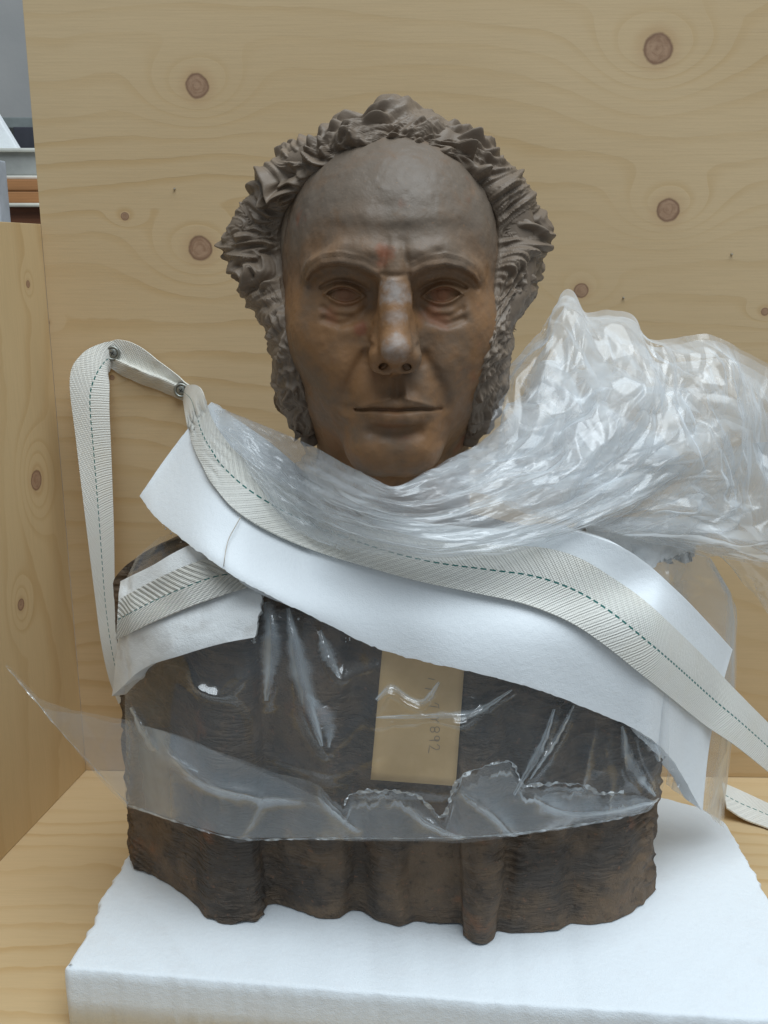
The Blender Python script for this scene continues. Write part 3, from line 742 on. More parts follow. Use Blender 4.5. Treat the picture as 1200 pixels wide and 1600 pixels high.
# ---------------------------------------------------------------- painted terracotta
def bust_mat(name, base, alt, red, rough=.5, spec=.5, relief=.0008, cloth=False, zgrad=None, spots=()):
    n = NT(name); v = n.coord("Object")
    p = n.noise(v, 9., 4, .6); q = n.noise(v, 34., 4, .65, .5); fine = n.noise(v, 420., 3, .6); mid = n.noise(v, 110., 4, .6)
    c = n.mix(n.smooth(n.math('ADD', n.math('MULTIPLY', p, .6), n.math('MULTIPLY', n.noise(v, 30., 4, .6), .4)), .40, .60), base, alt)
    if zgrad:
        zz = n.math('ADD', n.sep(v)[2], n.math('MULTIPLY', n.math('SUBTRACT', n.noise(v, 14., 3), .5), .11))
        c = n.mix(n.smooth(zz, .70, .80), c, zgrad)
    c = n.mix(n.smooth(q, .45, .75, 0., .40), c, tuple(k * .68 for k in base))
    c = n.mix(n.smooth(n.noise(n.vmath('ADD', v, (3., 1., 2.)), 15., 4, .6), .60, .74, 0., .55), c, red)
    c = n.mix(n.smooth(fine, .62, .8, 0., .35), c, tuple(min(1, k * 1.7) for k in base))
    if cloth: c = n.mix(n.smooth(n.noise(v, 150., 4, .7), .60, .70, 0., .6), c, (.30, .15, .085))
    if cloth: c = n.mix(n.smooth(n.noise(n.vmath('ADD', v, (5., 2., 1.)), 85., 5, .75), .54, .68, 0., .7), c, (.045, .036, .030))
    hgt = n.math('ADD', n.math('MULTIPLY', mid, 1.0), n.math('MULTIPLY', fine, .45))
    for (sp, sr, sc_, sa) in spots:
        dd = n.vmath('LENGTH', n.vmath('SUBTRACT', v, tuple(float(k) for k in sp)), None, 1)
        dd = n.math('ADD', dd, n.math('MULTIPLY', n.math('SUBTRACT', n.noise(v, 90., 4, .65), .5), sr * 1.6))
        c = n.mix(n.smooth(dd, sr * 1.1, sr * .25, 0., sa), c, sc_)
    if cloth:
        o = n.sep(v)
        rib = n.noise(n.comb(n.math('MULTIPLY', o[0], 26.), n.math('MULTIPLY', o[1], 26.), n.math('MULTIPLY', o[2], 150.)), 1., 3, .6, .4)
        msk = n.smooth(n.noise(v, 9., 3), .40, .58)
        ribm = n.math('MULTIPLY', n.smooth(rib, .38, .62), msk)
        hgt = n.math('ADD', n.math('MULTIPLY', hgt, 1.5), n.math('MULTIPLY', ribm, 3.6))
        
    b = n.bump(hgt, .55, relief)
    rg = n.smooth(q, .3, .7, rough - .06, rough + .10)
    return n.done(n.principled(c, rg, b, spec))
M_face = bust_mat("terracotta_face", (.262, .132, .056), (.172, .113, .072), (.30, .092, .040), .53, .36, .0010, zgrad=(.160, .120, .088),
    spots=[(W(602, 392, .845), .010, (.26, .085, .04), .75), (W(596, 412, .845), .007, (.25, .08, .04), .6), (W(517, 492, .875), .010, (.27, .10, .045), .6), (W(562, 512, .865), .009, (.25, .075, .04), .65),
           (W(672, 490, .868), .012, (.29, .11, .05), .6), (W(690, 505, .872), .010, (.27, .10, .05), .5), (W(617, 462, .846), .015, (.36, .32, .295), .8), (W(617, 500, .838), .012, (.32, .275, .25), .6), (W(616, 543, .826), .013, (.33, .285, .26), .75),  # pale greys on the nose ridge and tip paint its highlight into the colour
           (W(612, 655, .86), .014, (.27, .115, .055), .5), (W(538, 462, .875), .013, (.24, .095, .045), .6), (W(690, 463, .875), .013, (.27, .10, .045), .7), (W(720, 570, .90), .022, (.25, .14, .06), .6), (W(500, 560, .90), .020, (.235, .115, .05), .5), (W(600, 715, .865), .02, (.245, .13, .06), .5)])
M_hair = bust_mat("terracotta_hair", (.215, .158, .112), (.165, .120, .085), (.18, .11, .07), .56, .45, .0008)
M_cloth = bust_mat("terracotta_cloak", (.175, .118, .074), (.085, .068, .055), (.30, .13, .065), .62, .35, .0055, cloth=True)
bust = empty("portrait_bust", (0, 1.02, .072))
tag(bust, "brown terracotta portrait bust of a balding man with curly hair and side whiskers", "bust")
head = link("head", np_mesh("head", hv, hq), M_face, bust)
hair = link("hair", np_mesh("hair", rv, rq), M_hair, bust)
hair["label"] = "wavy sculpted hair and side whiskers"

# ---------------------------------------------------------------- cloaked torso
FOAM_Z = 0.070
base_px = [(203, 1330), (204, 1345), (210, 1360), (240, 1371), (265, 1386), (290, 1402), (312, 1418), (328, 1436), (352, 1443), (375, 1444), (402, 1440), (413, 1430), (418, 1419), (440, 1419), (470, 1427), (505, 1436), (535, 1436), (552, 1427), (568, 1428), (590, 1441), (622, 1449), (645, 1441), (672, 1446), (705, 1448), (720, 1449), (725, 1464), (745, 1475), (762, 1476), (775, 1468), (780, 1456), (800, 1460), (840, 1459), (870, 1455), (890, 1444), (925, 1445), (960, 1440), (990, 1425), (1016, 1407), (1024, 1392)]
B = np.array([on_z(x, y, FOAM_Z)[:2] for x, y in base_px])
NF = 420
Bf = np.stack([np.interp(np.linspace(0, 1, NF), np.linspace(0, 1, len(B)), B[:, c]) for c in (0, 1)], -1)
s_ = np.concatenate([[0], np.cumsum(np.linalg.norm(np.diff(Bf, axis=0), axis=1))]); xs_ = np.linspace(0, s_[-1], NF)
Bf = np.stack([np.interp(xs_, s_, Bf[:, c]) for c in (0, 1)], -1)
ker = np.exp(-np.linspace(-2, 2, 9) ** 2); ker /= ker.sum()
Bf = np.stack([np.convolve(np.pad(Bf[:, c], 4, 'edge'), ker, 'valid') for c in (0, 1)], -1)
ker = np.exp(-np.linspace(-2, 2, 121) ** 2); ker /= ker.sum()
Bs = np.stack([np.convolve(np.pad(Bf[:, c], 60, 'reflect', reflect_type='odd'), ker, 'valid') for c in (0, 1)], -1)      # smooth body under the folds
NB = 90
cx = (Bf[0, 0] + Bf[-1, 0]) / 2; cy = (Bf[0, 1] + Bf[-1, 1]) / 2
tt = np.linspace(0, 1, NB + 2)[1:-1]
back = Bf[-1] + (Bf[0] - Bf[-1]) * (.5 - .5 * np.cos(math.pi * tt))[:, None] + np.array([0, .17]) * np.sin(math.pi * tt)[:, None]
zs = np.concatenate([np.linspace(FOAM_Z + .001, .40, 270), np.linspace(.40, .478, 50)[1:]])
rows = []
neck = (HX, 1.0)
for z in zs:
    h = (z - FOAM_Z) / (.40 - FOAM_Z); hh = min(h, 1)
    fold = Bf - Bs
    amp = 1.25 - .5 * hh
    shift = .012 * math.sin(hh * 2.2) * np.sin(np.linspace(0, 9, NF) + 1.3 * hh)
    f = Bs + fold * amp
    f = f + np.stack([0 * shift, shift * .35], -1)
    # chest swells forward a little, sides draw in slightly
    mid = np.exp(-((f[:, 0] - .02) / .2) ** 2)
    f[:, 1] += -.022 * math.sin(min(h, 1.25) * 1.35) * mid + .004 * hh
    f[:, 0] = cx + (f[:, 0] - cx) * (1 + .012 * math.sin(hh * 2.4) - .045 * hh * hh)
    kf = np.exp(-((f[:, 0] - .103) / .035) ** 2); f[:, 0] += kf * (f[:, 0] - .103) * .55 * min(1, hh * 2.2) - .006 * kf * hh
    f[:, 0] += .0030 * math.sin(z * 31) * np.sin(f[:, 0] * 45) ; f[:, 1] += .0035 * vnoise2(f[:, 0] * 38, np.full(NF, z * 11), 77) * min(1, hh * 4)
    ring = np.concatenate([f, back])
    if z > .40:
        q = (z - .40) / .078; k = .27 + .73 * math.sqrt(max(0, 1 - q ** 1.9)) * (1 - .12 * q)
        ring = np.stack([neck[0] + (ring[:, 0] - neck[0]) * k, neck[1] + (ring[:, 1] - neck[1]) * (k * .85 + .15)], -1)
    rows.append(np.concatenate([ring, np.full((len(ring), 1), z)], 1))
T = np.array(rows)                                               # nz x ring x 3
# tooled, uneven clay
arc = np.concatenate([[0], np.cumsum(np.linalg.norm(np.diff(T[100], axis=0), axis=1))])
AA, ZZ = np.meshgrid(arc, zs)
rough_ = .0016 * vnoise2(AA * 55, ZZ * 40, 3) + -.0056 * np.abs(vnoise2(AA * 34, ZZ * 125 + 2 * vnoise2(AA * 30, ZZ * 12, 9), 4)) ** .7 * np.clip(vnoise2(AA * 9, ZZ * 3, 5) * 2.0 + .55, .12, 1)
tn = np.cross(np.roll(T, -1, 1) - np.roll(T, 1, 1), np.gradient(T, axis=0)); tn /= np.linalg.norm(tn, axis=-1, keepdims=True) + 1e-9
T = T + tn * rough_[..., None]
# chipped lower rim
chip = np.clip(vnoise2(arc * 60, arc * 0 + .5, 21) + .6 * vnoise2(arc * 190, arc * 0 + .5, 22), 0, 1)
for k_ in range(5): T[k_, :, 2] += .0030 * chip * (1 - k_ / 5)
nz, nr = T.shape[:2]
tv = T.reshape(-1, 3); tq = grid_quads(nz, nr, True)
cap = len(tv); tv = np.concatenate([tv, [[cx, cy, FOAM_Z + .001]]])
torso = link("torso", np_mesh("torso", tv, tq), M_cloth, bust)
torso["label"] = "dark brown draped cloak with vertical folds"
# front height map of the torso for laying film and label on it
FX = np.linspace(-.36, .36, 241); FZ = np.linspace(.05, .56, 171)
FM = np.full((len(FZ), len(FX)), 1.10)
for r in range(nz):
    k = int(round((zs[r] - FZ[0]) / (FZ[1] - FZ[0])))
    if 0 <= k < len(FZ):
        ixs = np.round((T[r, :NF, 0] - FX[0]) / (FX[1] - FX[0])).astype(int); ok = (ixs >= 0) & (ixs < len(FX))
        np.minimum.at(FM[k], ixs[ok], T[r, :NF, 1][ok])
for k in range(1, len(FZ)):
    FM[k] = np.where(FM[k] > 1.09, FM[k - 1], FM[k])
def blur(A, n, axis):
    ker = np.exp(-np.linspace(-2, 2, 2 * n + 1) ** 2); ker /= ker.sum()
    return np.apply_along_axis(lambda v: np.convolve(np.pad(v, n, 'edge'), ker, 'valid'), axis, A)
# stretched film bridges the hollows: local minimum (nearest to viewer) then blur
FB = FM.copy()
for sft in range(1, 15):
    FB = np.minimum(FB, np.minimum(np.pad(FM, ((0, 0), (sft, 0)), 'edge')[:, :-sft], np.pad(FM, ((0, 0), (0, sft)), 'edge')[:, sft:]))
FB = blur(blur(FB, 14, 1), 5, 0)
def samp(M, x, z):
    i = np.clip((x - FX[0]) / (FX[1] - FX[0]), 0, len(FX) - 1.001); k = np.clip((z - FZ[0]) / (FZ[1] - FZ[0]), 0, len(FZ) - 1.001)
    i0 = i.astype(int); k0 = k.astype(int); fi = i - i0; fk = k - k0
    return (M[k0, i0] * (1 - fi) + M[k0, i0 + 1] * fi) * (1 - fk) + (M[k0 + 1, i0] * (1 - fi) + M[k0 + 1, i0 + 1] * fi) * fk
def front_at(px, py, off=0.0, M=None):
    """point on the (bridged) torso front seen at a photo position, brought forward by off"""
    M = FB if M is None else M
    Y = .90
    for _ in range(6):
        w = W(px, py, Y); Y = float(samp(M, np.array(w[0]), np.array(w[2]))) - off
    return W(px, py, Y)

# ================================================================ foam block under the bust
M_foam = foam_mat("white_foam", (.82, .85, .875), dirt=.10, dirtcol=(.66, .60, .58))
M_foam2 = foam_mat("white_foam_sheet", (.83, .85, .865), bs=.22)
M_foam3 = foam_mat("smudged_foam", (.80, .80, .79), dirt=.45, dirtcol=(.50, .47, .44))
M_fiber = foam_mat("fibrous_foam", (.82, .81, .79), dirt=.2, bs=.8)
def foam_block():
    pl = [(100, 1512), (420, 1538), (760, 1566), (1300, 1600), (1330, 1500), (1215, 1425), (1193, 1388), (1165, 1336), (1134, 1284), (1098, 1262), (1000, 1235), (700, 1215), (320, 1250), (222, 1308), (200, 1335), (176, 1376), (160, 1398), (147, 1440), (122, 1478)]
    P = np.array([on_z(x, y, FOAM_Z)[:2] for x, y in pl]); Q = []
    for i in range(len(P)):
        a, b = P[i], P[(i + 1) % len(P)]; m = max(2, int(np.linalg.norm(b - a) / .004))
        for k in range(m): Q.append(a + (b - a) * k / m)
    Q = np.array(Q); M = len(Q)
    d = np.roll(Q, -1, 0) - np.roll(Q, 1, 0); nrm = np.stack([d[:, 1], -d[:, 0]], -1); nrm /= np.linalg.norm(nrm, axis=1, keepdims=True)
    if ((Q - Q.mean(0)) * nrm).sum() < 0: nrm = -nrm
    k = np.arange(M); side = (np.abs(nrm[:, 0]) > .5)
    j = np.where(side, .0022, .0006) * (vnoise2(k * .45, k * 0., 1) + .8 * vnoise2(k * 1.3, k * 0., 2))
    bm = bmesh.new(); rings = []
    for off, z, jz in ((-.0045, FOAM_Z, 0), (-.0016, FOAM_Z - .0006, .3), (0, FOAM_Z - .0028, 1), (.0008, FOAM_Z - .012, 1.1), (.0005, FOAM_Z * .5, .9), (0, .0008, .8)):
        pt = Q + nrm * (off + j * jz)[:, None]
        zz = z + (.0007 * vnoise2(k * .35, k * 0. + 3, 7) if jz else 0 * k)
        rings.append([bm.verts.new((pt[i, 0], pt[i, 1], zz[i])) for i in range(M)])
    for a, b in zip(rings, rings[1:]):
        for i in range(M):
            f = bm.faces.new((a[i], a[(i + 1) % M], b[(i + 1) % M], b[i])); f.smooth = True
    f = bm.faces.new(rings[0]); f.smooth = True
    bm.faces.new(rings[-1][::-1])
    bmesh.ops.triangulate(bm, faces=[q for q in bm.faces if len(q.verts) > 4])
    bmesh.ops.recalc_face_normals(bm, faces=bm.faces)
    me = bpy.data.meshes.new("foam_block"); bm.to_mesh(me); bm.free()
    return me
o = link("foam_block", foam_block(), M_foam)
tag(o, "thick white foam block under the bust with roughly cut edges", "foam block")

# ================================================================ paper label on the chest
n = NT("kraft_card"); v = n.coord("Object")
M_card = n.done(n.principled(n.mix(n.smooth(n.noise(v, 40., 4), .3, .7), (.76, .52, .26), (.69, .46, .22)), .7, n.bump(n.noise(v, 500., 2), .15, .0005), .3))
n = NT("pencil"); M_pencil = n.done(n.principled((.33, .25, .17), .6))
lc = [(600, 985), (729, 993), (712, 1228), (579, 1218)]
Yc = np.array([front_at(x, y, .004)[1] for x, y in lc]); 
cor = np.array([W(lc[i][0], lc[i][1], Yc.mean() + (-.003 if i < 2 else .003) - .002) for i in range(4)])
uu, vv = np.meshgrid(np.linspace(0, 1, 14), np.linspace(0, 1, 18))
def card_pt(u, v): 
    return (cor[0] * ((1 - u) * (1 - v))[..., None] + cor[1] * (u * (1 - v))[..., None] + cor[2] * (u * v)[..., None] + cor[3] * ((1 - u) * v)[..., None])
card = link("paper_label", np_mesh("paper_label", card_pt(uu, vv).reshape(-1, 3), grid_quads(18, 14)), M_card)
so = card.modifiers.new("thickness", 'SOLIDIFY'); so.thickness = .0006; so.offset = 0
tag(card, "brown card label with pencilled number lying on the chest under the film", "label")
cn = np.cross(cor[1] - cor[0], cor[3] - cor[0]); cn /= np.linalg.norm(cn)
if cn[1] > 0: cn = -cn
def on_card(px, py):
    d = ray(px, py); o_ = np.array([0, 0, CAMZ]); c0 = cor.mean(0) + cn * .0007
    return o_ + d * (((c0 - o_) @ cn) / (d @ cn))
strokes = [[(669, 1060), (679, 1062)], [(664, 1075.5), (675, 1077.5)], [(679, 1098), (685, 1101), (686, 1107)], [(671, 1103), (684, 1105)], [(673, 1124), (681, 1124.5), (686, 1121)], [(681, 1124.5), (686, 1129)],
           [(679 + 4 * math.sin(t) * (1 if t < 6.29 else 1) + (3.8 if t < 6.29 else -4), 1140 + 4.4 * math.cos(t)) for t in np.linspace(0, 6.28, 14)],
           [(676 + 3.6 * math.sin(t), 1140 + 4 * math.cos(t)) for t in np.linspace(0, 6.28, 14)],
           [(683 + 4 * math.cos(t), 1154 + 4 * math.sin(t)) for t in np.linspace(.6, 6.8, 12)] + [(678, 1156.5), (671, 1157)],
           [(683, 1163), (687, 1166), (686.5, 1170), (682, 1171.5), (676, 1168.5), (671, 1165), (670.5, 1170), (669.5, 1177)]]
vs, qs = [], []
for st in strokes:
    P = np.array([on_card(*p) for p in st]); t = np.gradient(P, axis=0); s_d = np.cross(t, cn); s_d /= np.linalg.norm(s_d, axis=1, keepdims=True) + 1e-9
    b = len(vs)
    for p, q in zip(P, s_d): vs += [p - q * .00036, p + q * .00036]
    for k in range(len(P) - 1): qs.append((b + 2 * k, b + 2 * k + 1, b + 2 * k + 3, b + 2 * k + 2))
o = link("handwriting", np_mesh("handwriting", np.array(vs), np.array(qs), False), M_pencil, card); o["label"] = "pencilled figures reading down the card"

def clear(P, off):
    """keep points at least 'off' in front of the torso, fading out past its shoulders"""
    P = np.array(P, float)
    lim = samp(FC2, np.clip(P[..., 0], -.27, .275), np.clip(P[..., 2], .1, .43)) - off + np.clip(P[..., 2] - .43, 0, 1) * 1.1 + np.clip(np.abs(P[..., 0]) - .27, 0, 1) * 1.6
    Yn = np.minimum(P[..., 1], lim)
    for _ in range(30):
        Q = np.pad(Yn, 1, 'edge'); Yn = .5 * Yn + .125 * (Q[:-2, 1:-1] + Q[2:, 1:-1] + Q[1:-1, :-2] + Q[1:-1, 2:])
    c = np.array([0, 0, CAMZ]); return c + (P - c) * (Yn / P[..., 1])[..., None]
FC = FM.copy()
for sft in range(1, 6):
    FC = np.minimum(FC, np.minimum(np.pad(FM, ((0, 0), (sft, 0)), 'edge')[:, :-sft], np.pad(FM, ((0, 0), (0, sft)), 'edge')[:, sft:]))
FC = np.minimum(blur(blur(FC, 6, 1), 4, 0), FB)
FC2 = blur(blur(FC, 10, 1), 10, 0)
# ================================================================ foam strip across the chest
def ragged(G, side, amp, seed, band=5):
    """tear the border rows/columns of a grid a little, in its own plane"""
    G = G.copy(); nv, nu = G.shape[:2]; r = np.random.default_rng(seed)
    def line(n):
        k = np.arange(n); return .40 * vnoise2(k * .21, 0. * k, seed) + .45 * vnoise2(k * .7, 0. * k, seed + 1) + .35 * np.clip(vnoise2(k * .35, 0. * k, seed + 2) - .35, 0, 1) * r.standard_normal(n) * 2
    if side in 'BT':
        d = G[-1] - G[-2] if side == 'B' else G[0] - G[1]; d = d / (np.linalg.norm(d, axis=1, keepdims=True) + 1e-9); a = line(nu)[:, None] * amp
        for k in range(band):
            i = nv - 1 - k if side == 'B' else k; G[i] += d * a * (1 - k / band)
    else:
        d = G[:, -1] - G[:, -2] if side == 'R' else G[:, 0] - G[:, 1]; d = d / (np.linalg.norm(d, axis=1, keepdims=True) + 1e-9); a = line(nv)[:, None] * amp
        for k in range(band):
            j = nu - 1 - k if side == 'R' else k; G[:, j] += d * a * (1 - k / band)
    return G
fs_u = [(330, 628, 1.22), (420, 690, 1.11), (520, 770, .975), (650, 815, .895), (780, 830, .880), (870, 825, .882), (960, 850, .890), (1010, 880, .905), (1055, 920, .930), (1095, 960, .960), (1145, 1015, 1.01)]
fs_l = [(218, 775, 1.12), (250, 815, 1.07), (350, 890, .965), (420, 930, .915), (500, 970, .880), (595, 1015, .862), (690, 1040, .857), (780, 1060, .862), (900, 1100, .885), (1030, 1165, .935), (1098, 1268, .985)]
up, lo = WP(fs_u), WP(fs_l)
rowsF = []
for k in np.linspace(0, 1, 5):
    m = up * (1 - k) + lo * k
    m = m + np.array([0, -.010, .004]) * math.sin(math.pi * k)          # belly of the sheet
    e = np.linspace(0, 1, len(m))[:, None] ** 6
    m = m - np.array([.010, 0, 0]) * e * math.sin(math.pi * k)
    rowsF.append(m)
FS = loft(rowsF, 260, 44)
FS = clear(FS, .030 + .024 * np.clip((-.07 - FS[..., 0]) / .07, 0, 1))
FS += grid_normals(FS) * (.0006 * vnoise2(*np.meshgrid(np.arange(260) * .06, np.arange(44) * .12), 8))[..., None]
FS = ragged(ragged(FS, 'B', .0011, 31, 3), 'L', .0006, 33, 2)
o = sheet("foam_strip", FS, M_foam2, thick=.019)
tag(o, "long white foam strip running diagonally across the chest under the webbing", "foam strip")
# a few crumbs of foam torn up along its lower edge
bm = bmesh.new(); cr = np.random.default_rng(3)
def tuft(p, size, bm=bm):
    r = bmesh.ops.create_icosphere(bm, subdivisions=1, radius=size)
    for v_ in r["verts"]:
        v_.co = Vector(p) + v_.co * float(cr.uniform(.5, 1.4))
for (x, y, Y) in ((262, 828, 1.05), (268, 836, 1.045), (285, 846, 1.03), (248, 812, 1.065), (255, 820, 1.06), (540, 1000, .874), (546, 999, .873), (470, 965, .893), (1030, 1172, .935), (1036, 1182, .938), (1048, 1205, .945), (1062, 1228, .955), (1075, 1248, .965)):
    for _ in range(2): tuft(W(x + cr.uniform(-4, 4), y + cr.uniform(-3, 3), Y - .003), cr.uniform(.0005, .0012))
me = bpy.data.meshes.new("torn_edge"); bm.to_mesh(me); bm.free()
tag(link("torn_edge", me, M_foam2, o), kind="stuff")

# ================================================================ shoulder pads of foam
pad_rows = [[(187, 908), (238, 884), (300, 850), (352, 845), (412, 880)], [(186, 955), (238, 925), (300, 895), (355, 885), (412, 905)], [(181, 1020), (236, 985), (300, 965), (352, 950), (408, 945)], [(174, 1088), (226, 1044), (290, 1022), (345, 1006), (398, 996)]]
def pad_depth(PXp, PYp, off):
    """lay photo positions on the torso front, bending back round its left side and over its top"""
    FS2 = blur(blur(FC, 10, 1), 10, 0)
    u = (PXp - 600) / FPX; v = (PYp - 800) / FPX; dy = CP - v * SP; dz = -SP - v * CP; Y = np.full(PXp.shape, .95)
    for _ in range(12):
        t = Y / dy; x = u * t; z = CAMZ + dz * t
        Yn = samp(FS2, np.clip(x, -.258, .27), np.clip(z, .1, .425)) - off + np.clip(-.250 - x, 0, .1) ** 1.5 * 7 + np.clip(z - .425, 0, .1) * .6
        Y = .5 * Y + .5 * Yn
    t = Y / dy; return np.stack([u * t, Y, CAMZ + dz * t], -1)
pg = loft([np.array(r, float) for r in pad_rows], 130, 60)
PG = pad_depth(pg[..., 0], pg[..., 1], .028)
# the lower edge curls back under at the outer end
PG = ragged(PG, 'R', .0016, 41)
PG += toward_cam(PG, grid_normals(PG)) * (.0014 * vnoise2(*np.meshgrid(np.arange(130) * .07, np.arange(60) * .09), 12))[..., None]
o = sheet("foam_pad", PG, M_foam3, thick=.014); tag(o, "smudged white foam pad folded over the left shoulder under a short webbing strap", "foam pad")
bm = bmesh.new()
for (x, y) in ((402, 958), (398, 964), (396, 1000), (399, 975)):
    for _ in range(3): tuft(W(x + cr.uniform(-3, 3), y + cr.uniform(-3, 3), .893), cr.uniform(.0008, .002), bm)
me = bpy.data.meshes.new("torn_edge"); bm.to_mesh(me); bm.free(); tag(link("torn_edge", me, M_fiber, o), kind="stuff")
RG = loft([WP([(905, 815, .93), (985, 808, .965), (1060, 812, 1.0), (1110, 828, 1.04)]), WP([(930, 850, .92), (1000, 845, .955), (1050, 845, .985), (1092, 848, 1.02)]), WP([(960, 895, .915), (1020, 888, .945), (1045, 872, .975), (1080, 860, 1.0)])], 70, 36)
RG += toward_cam(RG, grid_normals(RG)) * (.003 * vnoise2(*np.meshgrid(np.arange(70) * .15, np.arange(36) * .2), 15))[..., None]
RG = ragged(RG, 'B', .0035, 45)
o = sheet("foam_pad", RG, M_fiber, thick=.012); tag(o, "fluffy white foam pad with torn edge on the right shoulder under the film", "foam pad")

# ================================================================ webbing
def strap(name, U, Lo, nu, nv, mat, thick=.0022, rows_mid=None, edit=None):
    rows = [WP(U)] + ([WP(r) for r in rows_mid] if rows_mid else []) + [WP(Lo)]
    G = loft(rows, nu, nv)
    if edit is not None: G = edit(G)
    return G
def set_uv_width(o, width):
    uvl = o.data.uv_layers[0].data; a = np.zeros(len(uvl) * 2, np.float32); uvl.foreach_get("uv", a); a = a.reshape(-1, 2)
    a[:, 1] *= width / max(1e-6, a[:, 1].max()); uvl.foreach_set("uv", a.ravel())
WW = .046
M_web = webbing_mat("cotton_webbing", WW)
M_web2 = webbing_mat("coarse_webbing", WW, rib=.0075, relief=.0016, col=(.82, .79, .72), rw=.75, con=.74)
main = empty("webbing_strap", on_wall(283, 610))
tag(main, "cream herringbone webbing strap with green stitch line running from the wall screws across the chest", "strap")
def wl(lst): return np.array([on_wall(x, y, f) for x, y, f in lst])
# piece hanging from the upper screw
Gd = loft([wl([(184, 533, .004), (160, 536, .012), (128, 553, .030), (109, 592, .042), (119, 690, .050), (132, 800, .062), (148, 930, .070), (158, 1005, .075), (170, 1060, .07), (185, 1100, .06)]),
           wl([(172, 580, .005), (169, 585, .012), (171, 600, .026), (171, 640, .036), (174, 715, .044), (178, 830, .056), (180, 940, .066), (187, 1000, .070), (197, 1050, .066), (212, 1090, .056)])], 200, 16)
o = sheet("hanging_length", Gd, M_web, main, .002); set_uv_width(o, WW)
# piece between the screws, creased along its middle
Gm = loft([wl([(171, 534, .006), (186, 531, .007), (215, 540, .009), (255, 570, .009), (296, 603, .008)]),
           wl([(171, 553, .003), (190, 562, .005), (225, 578, .006), (260, 591, .005), (290, 606, .004)]),
           wl([(171, 558, .006), (190, 566, .013), (225, 582, .016), (260, 595, .013), (289, 610, .006)]),
           wl([(172, 574, .003), (188, 586, .003), (220, 600, .003), (255, 613, .003), (288, 628, .003)])], 90, 24)
Gm += toward_cam(Gm, grid_normals(Gm)) * (.0012 * vnoise2(*np.meshgrid(np.arange(90) * .12, np.arange(24) * .2), 61))[..., None]
o = sheet("short_length", Gm, M_web, main, .0018); set_uv_width(o, WW)
# piece over the chest
cu = [(292, 601), (314, 607), (332, 655), (362, 699), (400, 730), (462, 768), (540, 803), (620, 832), (700, 848), (780, 852), (850, 856), (905, 872), (960, 905), (1010, 942), (1060, 988), (1105, 1032), (1155, 1085), (1215, 1145)]
cl = [(287, 625), (293, 662), (306, 705), (330, 752), (365, 795), (420, 830), (490, 860), (570, 885), (655, 908), (740, 926), (820, 944), (890, 972), (945, 1008), (1000, 1052), (1050, 1092), (1100, 1132), (1150, 1166), (1215, 1218)]
def on_strip(px, py, off):
    # nearest foam point along the line of sight
    X, Yp = FSP
    d = (X - px) ** 2 + (Yp - py) ** 2; i = np.unravel_index(np.argmin(d), d.shape)
    return FS[i][1], math.sqrt(d[i])
FSP = project(FS)
def chest(lst, off, lead):
    out = []
    for i, (x, y) in enumerate(lst):
        if i in lead: Y = lead[i]
        else:
            Y, far = on_strip(x, y, off); Y -= off
        out.append(W(x, y, Y))
    return np.array(out)
def follow(PXg, PYg, S, off, rows=2, cols=3):
    """depth of sheet S (seen from the camera) under every photo position"""
    sx, sy = project(S[::rows, ::cols]); sY = S[::rows, ::cols, 1].ravel(); sx = sx.ravel(); sy = sy.ravel(); out = np.zeros(PXg.size)
    a, b = PXg.ravel(), PYg.ravel()
    for k in range(0, len(a), 600):
        d2 = (a[k:k + 600, None] - sx) ** 2 + (b[k:k + 600, None] - sy) ** 2; ix = np.argpartition(d2, 4, 1)[:, :4]
        w_ = 1 / (np.take_along_axis(d2, ix, 1) + 6); out[k:k + 600] = (w_ * sY[ix]).sum(1) / w_.sum(1)
    return out.reshape(PXg.shape) - off
def lift_px(PXg, PYg, Y):
    u = (PXg - 600) / FPX; v = (PYg - 800) / FPX; t = Y / (CP - v * SP); return np.stack([u * t, Y, CAMZ + (-SP - v * CP) * t], -1)
def smooth_u(A, n):
    for _ in range(n): A[:, 1:-1] = .25 * A[:, :-2] + .5 * A[:, 1:-1] + .25 * A[:, 2:]
    return A
pxs = loft([np.array(cu, float), np.array(cl, float)], 330, 20); PXs, PYs = pxs[..., 0], pxs[..., 1]
Ys = follow(PXs, PYs, FS, .006)
yw0 = on_wall(290, 612)[1] - .008
tU = np.linspace(0, 1, 330)[None]; 
# leaves the wall screw, lands on the strip; runs off past the strip's end
k0 = np.clip(1 - tU / .05, 0, 1); Yf = Ys.copy(); Ys = Ys * (1 - k0) + yw0 * k0
fx_, fy_ = project(FS[::3, ::4]); near = np.array([[((fx_ - PXs[i, j]) ** 2 + (fy_ - PYs[i, j]) ** 2).min() < 30 for j in range(40)] for i in range(20)])
over = np.zeros(PXs.shape, bool); over[:, :40] = near
Ys = np.where(over, np.minimum(Ys, Yf - .004), Ys)
past = np.clip((PXs - 1120) / 90, 0, 1); edgeY = Ys[:, 296:297]
Ys = np.where(PXs > 1085, np.minimum(Ys, edgeY + .004) + .07 * past ** 1.3, Ys)
Yk = Ys.copy(); Ys = smooth_u(Ys, 14); Ys = np.where(over, np.minimum(Ys, Yf - .002), Ys); Ys = smooth_u(Ys, 2)
Gc = lift_px(PXs, PYs, Ys)
Gc += toward_cam(Gc, grid_normals(Gc)) * (.0012 + .0008 * np.sin(np.linspace(0, math.pi, 20)))[:, None, None]
o = sheet("chest_length", Gc, M_web, main, .002); set_uv_width(o, WW)
